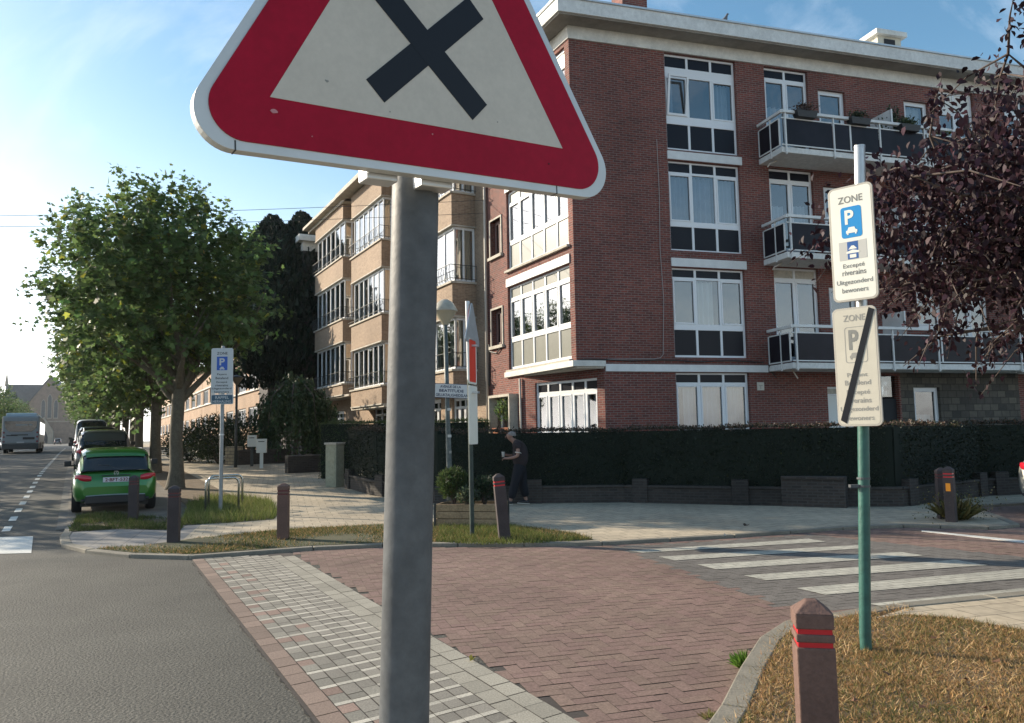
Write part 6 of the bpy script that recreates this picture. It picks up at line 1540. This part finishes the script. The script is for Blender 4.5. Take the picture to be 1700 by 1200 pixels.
for i, nm in enumerate(('sixth','seventh','eighth','ninth','tenth')):
    c = copy_tree(c5); c.location = AV(sC-.1, aC+43+7.1*i, .035); c['label'] = 'dark car parked %s along the kerb, far up the avenue' % nm; c['group'] = 'cars parked along the kerb'
wc = place_car('parked_car', 'white car at the left edge of the picture beside the bus', 62, MATS['white_van_paint'], s_=-8.0, group='cars on the left of the avenue', detail=False)
dcar = place_car('dark_car', 'dark car with a pale roof in front of the church porch', 236, MATS['black_car_paint'], s_=-4.2, group='cars on the left of the avenue', detail=False, Ht=1.7)
for i in range(5):
    c = copy_tree(wc); c.location = AV(-8.0, 76+9*i, .02); c['label'] = '%s light car parked beyond the bus on the left side' % ('first','second','third','fourth','fifth')[i]
# ---- bus
bl = thing('bus', 'grey city bus seen from behind driving up the avenue', 'bus', AV(-3.7, 56.5, .01), yawA)
BUSP = mat('bus_paint', (.33,.35,.37), .5); W2 = 1.27
b = B(); b.box(0,12,-W2,W2,.75,2.95); b.build('body', BUSP, bl, bevel=.12, uv=False)
b = B(); b.box(.03,11.9,-W2+.02,W2-.02,.33,.78); b.build('skirt', mat('bus_skirt', (.05,.055,.06), .5), bl, bevel=.05, uv=False)
b = B(); b.box(.3,11,-1.05,1.05,2.9,3.2); b.build('roof_unit', mat('bus_roof', (.5,.6,.66), .4), bl, bevel=.08, uv=False)
b = B(); b.prism([(-1.1,2.55),(1.1,2.55),(1.05,2.0),(.75,1.72),(-.75,1.72),(-1.05,2.0)], 0, .03, T=lambda y, z, x: (-.02-x+.02, y, z)); b.build('rear_window', CARGLASS, bl, uv=False)
b = B(); b.box(-.035,-.025,-.75,-.55,2.2,2.32); b.box(-.035,-.025,-.45,.35,2.2,2.3) ; b.build('route_display', mat('display_glyphs', (.4,.42,.42), .5), bl, uv=False)
for (y0, y1, z0_, z1_) in ((-.5,.65,1.42,1.5),(-.95,-.15,1.1,1.28),(.2,.95,1.38,1.46)):
    b = B(); b.box(-.02,.0,y0,y1,z0_,z1_); b.build('engine_grille', PLASTIC, bl, uv=False)
for sy in (-1,1):
    for z in (1.65,1.3,.95): b = B(); b.lathe([(0,0),(.075,0),(.06,.03)], n=12); o = b.build('tail_lamp', TAIL, bl, uv=False, smooth=True); o.rotation_euler = (0,-math.pi/2,0); o.location = (-.0, sy*1.12, z)
    for wx in (2.9, 8.8):
        b = B(); N = 20
        for o_ in (-.15,.15):
            for q in range(N): a = 6.2832*q/N; b.v.append((wx+.48*math.cos(a), sy*1.12+o_, .48+.48*math.sin(a)))
        for q in range(N): b.f.append((q,(q+1)%N,N+(q+1)%N,N+q)); b.m.append(0)
        b.f.append(tuple(range(N))); b.f.append(tuple(range(2*N-1,N-1,-1))); b.m += [0,0]; b.build('wheel', TYRE, bl, uv=False)
    b = B(); b.box(.4,11.5,sy*W2-.012,sy*W2+.012,1.5,2.5); b.build('side_window', CARGLASS, bl, uv=False)
b = B(); b.box(-.02,.0,-.25,.25,.82,.93); b.build('number_plate', MATS['plate_white2'], bl, uv=False)
# ---- car at the right edge
cr_ = gp(1748,838,0); rc = thing('parked_car', 'silver car at the right edge, only its rounded rear corner showing', 'car', (9.62,14.05,0), math.atan2(dR.y,dR.x), 'cars parked in the side street')
make_car(rc, carpaint('silver_car_paint', (.40,.40,.37), .45), detail=False, Ht=1.48, Hb=.98)
# ================================================================== person
pf = gp(857,838,ZP); pr = thing('person_base', 'x', 'x', pf); bpy.data.objects.remove(pr)
pe = bpy.data.objects.new('person', None); COL.objects.link(pe); pe.location = (pf.x, pf.y-.1, ZP+.004); pe.rotation_euler = (0,0,.05); tag(pe, 'person walking left with head bowed, dark short sleeved top and trousers, white cup in hand', 'person')
def skin(name, V, E_, R_, m, parent, sub=2, root=0):
    me = bpy.data.meshes.new(name); me.from_pydata([tuple(v) for v in V], E_, []); me.materials.append(m)
    o = bpy.data.objects.new(name, me); COL.objects.link(o); o.parent = parent
    md = o.modifiers.new('skin', 'SKIN'); md.use_smooth_shade = True
    for i, r in enumerate(R_): d = me.skin_vertices[0].data[i]; d.radius = r if isinstance(r, tuple) else (r, r); d.use_root = (i == root)
    sb_ = o.modifiers.new('sub', 'SUBSURF'); sb_.levels = sub; sb_.render_levels = sub
    return o
SKINM = mat('skin', (.30,.17,.125), .6); SHIRT = mat('dark_brown_top', (.028,.020,.022), .9, n1=(6,.3), bump=(30,.3)); TROU = mat('navy_trousers', (.008,.009,.014), .9, n1=(6,.3)); HAIR = mat('grey_hair', (.25,.22,.2), .9, n1=(30,.4))
V = []; E_ = []; R_ = []
def jv(x, y, z, r, par=None):
    V.append((x,y,z)); R_.append(r)
    if par is not None: E_.append((par, len(V)-1))
    return len(V)-1
pel = jv(.09,0,.90,.085); sp1 = jv(.10,0,1.08,.08,pel); sp2 = jv(.08,0,1.26,.10,sp1); sp3 = jv(.03,0,1.37,.085,sp2); nk = jv(-.04,0,1.42,.05,sp3); hd1 = jv(-.105,0,1.455,.062,nk); hd2 = jv(-.125,0,1.52,.088,hd1); hd3 = jv(-.11,0,1.575,.07,hd2)
def arm(sy, pts, rr):
    p = sp3
    for (x,y,z), r in zip(pts, rr): p = jv(x,y,z,r,p)
    return p
hL = arm(-1, [(.04,-.17,1.33),(.05,-.21,1.19),(.04,-.22,1.08),(-.08,-.19,1.04),(-.19,-.15,1.03)], [.055,.045,.04,.036,.027])
hR = arm(1, [(.04,.17,1.33),(.03,.21,1.19),(.0,.21,1.09),(-.1,.15,1.08),(-.19,.08,1.10)], [.055,.045,.04,.034,.026])
def hand(w_, x, y, z, s_):
    pm = jv(x-.05,y,z-.005,.028,w_)
    for q in range(4):
        dy = (q-1.5)*.019; a = jv(x-.085,y+dy,z-.004*q,.0095,pm); c = jv(x-.105-.004*(q%2),y+dy+s_*.004,z-.022-.004*q,.0085,a); jv(x-.098,y+dy+s_*.006,z-.042-.003*q,.0075,c)
    a = jv(x-.045,y+s_*.026,z+.018,.0105,pm); jv(x-.07,y+s_*.03,z+.03,.009,a)
hand(hL, -.19,-.15,1.03, 1); hand(hR, -.19,.08,1.10, -1)
def leg(pts, rr):
    p = pel
    for (x,y,z), r in zip(pts, rr): p = jv(x,y,z,r,p)
leg([(.06,-.08,.80),(-.03,-.09,.47),(-.13,-.09,.10),(-.15,-.09,.05),(-.24,-.09,.035)], [.085,.06,.042,.04,.03])
leg([(.12,.08,.80),(.15,.09,.47),(.22,.09,.12),(.24,.09,.07),(.15,.09,.035)], [.085,.06,.042,.04,.03])
body = skin('body', V, E_, R_, SKINM, pe)
V = []; E_ = []; R_ = []
a = jv(.09,0,.80,(.14,.12)); c = jv(.105,0,.96,(.2,.19),a); c = jv(.115,0,1.12,(.21,.19),c); d = jv(.10,0,1.25,(.205,.175),c); e = jv(.03,0,1.37,(.12,.09),d); jv(-.02,0,1.41,(.065,.06),e)
for sy in (-1,1): f_ = jv(.045,sy*.16,1.335,.095,e); jv(.05,sy*.215,1.20,.075,f_); 
skin('shirt', V, E_, R_, SHIRT, pe)
for sy in (-1,1):
    b = B(); b.tube([(.052,sy*.214,1.155),(.05,sy*.215,1.145)], .072, 14, cap=False); b.build('sleeve_trim', SIGNC, pe, smooth=True)
V = []; E_ = []; R_ = []
a = jv(.09,0,.98,(.12,.11)); a = jv(.09,0,.90,(.15,.14),a); 
p = a
for (x,y,z), r in zip([(.06,-.085,.76),(-.03,-.09,.46),(-.12,-.09,.13)], [.13,.105,.092]): p = jv(x,y,z,r,p)
p = a
for (x,y,z), r in zip([(.13,.085,.76),(.16,.09,.46),(.22,.09,.15)], [.13,.105,.092]): p = jv(x,y,z,r,p)
skin('trousers', V, E_, R_, TROU, pe)
for k, (x, y, z, rt) in enumerate(((-.18,-.09,0,0),(.20,.09,0,.25))):
    b = B(); b.tube([(.09,0,.05),(.05,0,.055),(-.03,0,.05),(-.10,0,.04),(-.15,0,.032)], [.035,.05,.048,.042,.02], 12, sq=.9)
    sh = b.build('shoe', PLASTIC, pe, smooth=True); sh.location = (x,y,z+.012); sh.rotation_euler = (0, rt*.3, 0)
    b = B(); b.prism([(-.17,-.03),(-.12,-.048),(.05,-.04),(.1,-.035),(.1,.035),(.05,.04),(-.12,.048),(-.17,.03)], 0, .024); b.build('sole', SIGNW, sh, bevel=.004)
b = B()
for i in range(7):
    for j in range(14):
        th = math.pi*.56*i/6; ph = 2*math.pi*j/14; b.v.append((-.092+.098*math.sin(th)*math.cos(ph)+.02, .085*math.sin(th)*math.sin(ph), 1.535+.088*math.cos(th)))
for i in range(6):
    for j in range(14): b.f.append((i*14+j, (i+1)*14+j, (i+1)*14+(j+1)%14, i*14+(j+1)%14)); b.m.append(0)
o = b.build('hair', HAIR, pe, smooth=True); 
b = B(); b.tube([(-.195,0,1.52),(-.215,0,1.495),(-.205,0,1.485)], [.008,.013,.01], 8); b.build('nose', SKINM, pe, smooth=True)
for sy in (-1,1):
    b = B(); b.tube([(-.10,sy*.083,1.535),(-.095,sy*.095,1.52),(-.10,sy*.086,1.49)], [.008,.014,.008], 6); b.build('ear', SKINM, pe, smooth=True)
    b = B(); b.lathe([(.0,.006),(.006,.003),(.007,0)], n=8); q = b.build('eye', SIGNK, pe, smooth=True); q.location = (-.203,sy*.03,1.525); q.rotation_euler = (0,-1.57,0)
b = B(); b.tube([(-.195,-.022,1.465),(-.203,0,1.462),(-.195,.022,1.465)], .005, 5); b.build('mouth', mat('lip', (.3,.1,.08)), pe)
cup = B(); cup.lathe([(0,0),(.03,0),(.038,.11),(.040,.115),(.036,.115)], n=16); c_ = cup.build('paper_cup', mat('cup_white', (.6,.6,.58), .5), None, smooth=True)
cw = Matrix.Translation(pe.location) @ Matrix.Rotation(.05,4,'Z') @ Vector((-.265,.06,1.055)); c_.location = cw; tag(c_, 'white paper cup held in the hand of the bowed walking person', 'cup')

# ================================================================== air
hzb = B(); hzb.box(-300, 120, -40, 400, -1.2, 34); hz_ = hzb.build('haze', None, uv=False) if False else None
HM = bpy.data.materials.new('air'); HM.use_nodes = True; HM.node_tree.nodes.clear()
ho = HM.node_tree.nodes.new('ShaderNodeOutputMaterial'); hv = HM.node_tree.nodes.new('ShaderNodeVolumePrincipled')
hv.inputs['Color'].default_value = (.86,.93,1,1); hv.inputs['Density'].default_value = .00015; hv.inputs['Anisotropy'].default_value = .55
HM.node_tree.links.new(hv.outputs[0], ho.inputs['Volume'])
hob = hzb.build('haze', HM, uv=False); hob['kind'] = 'stuff'
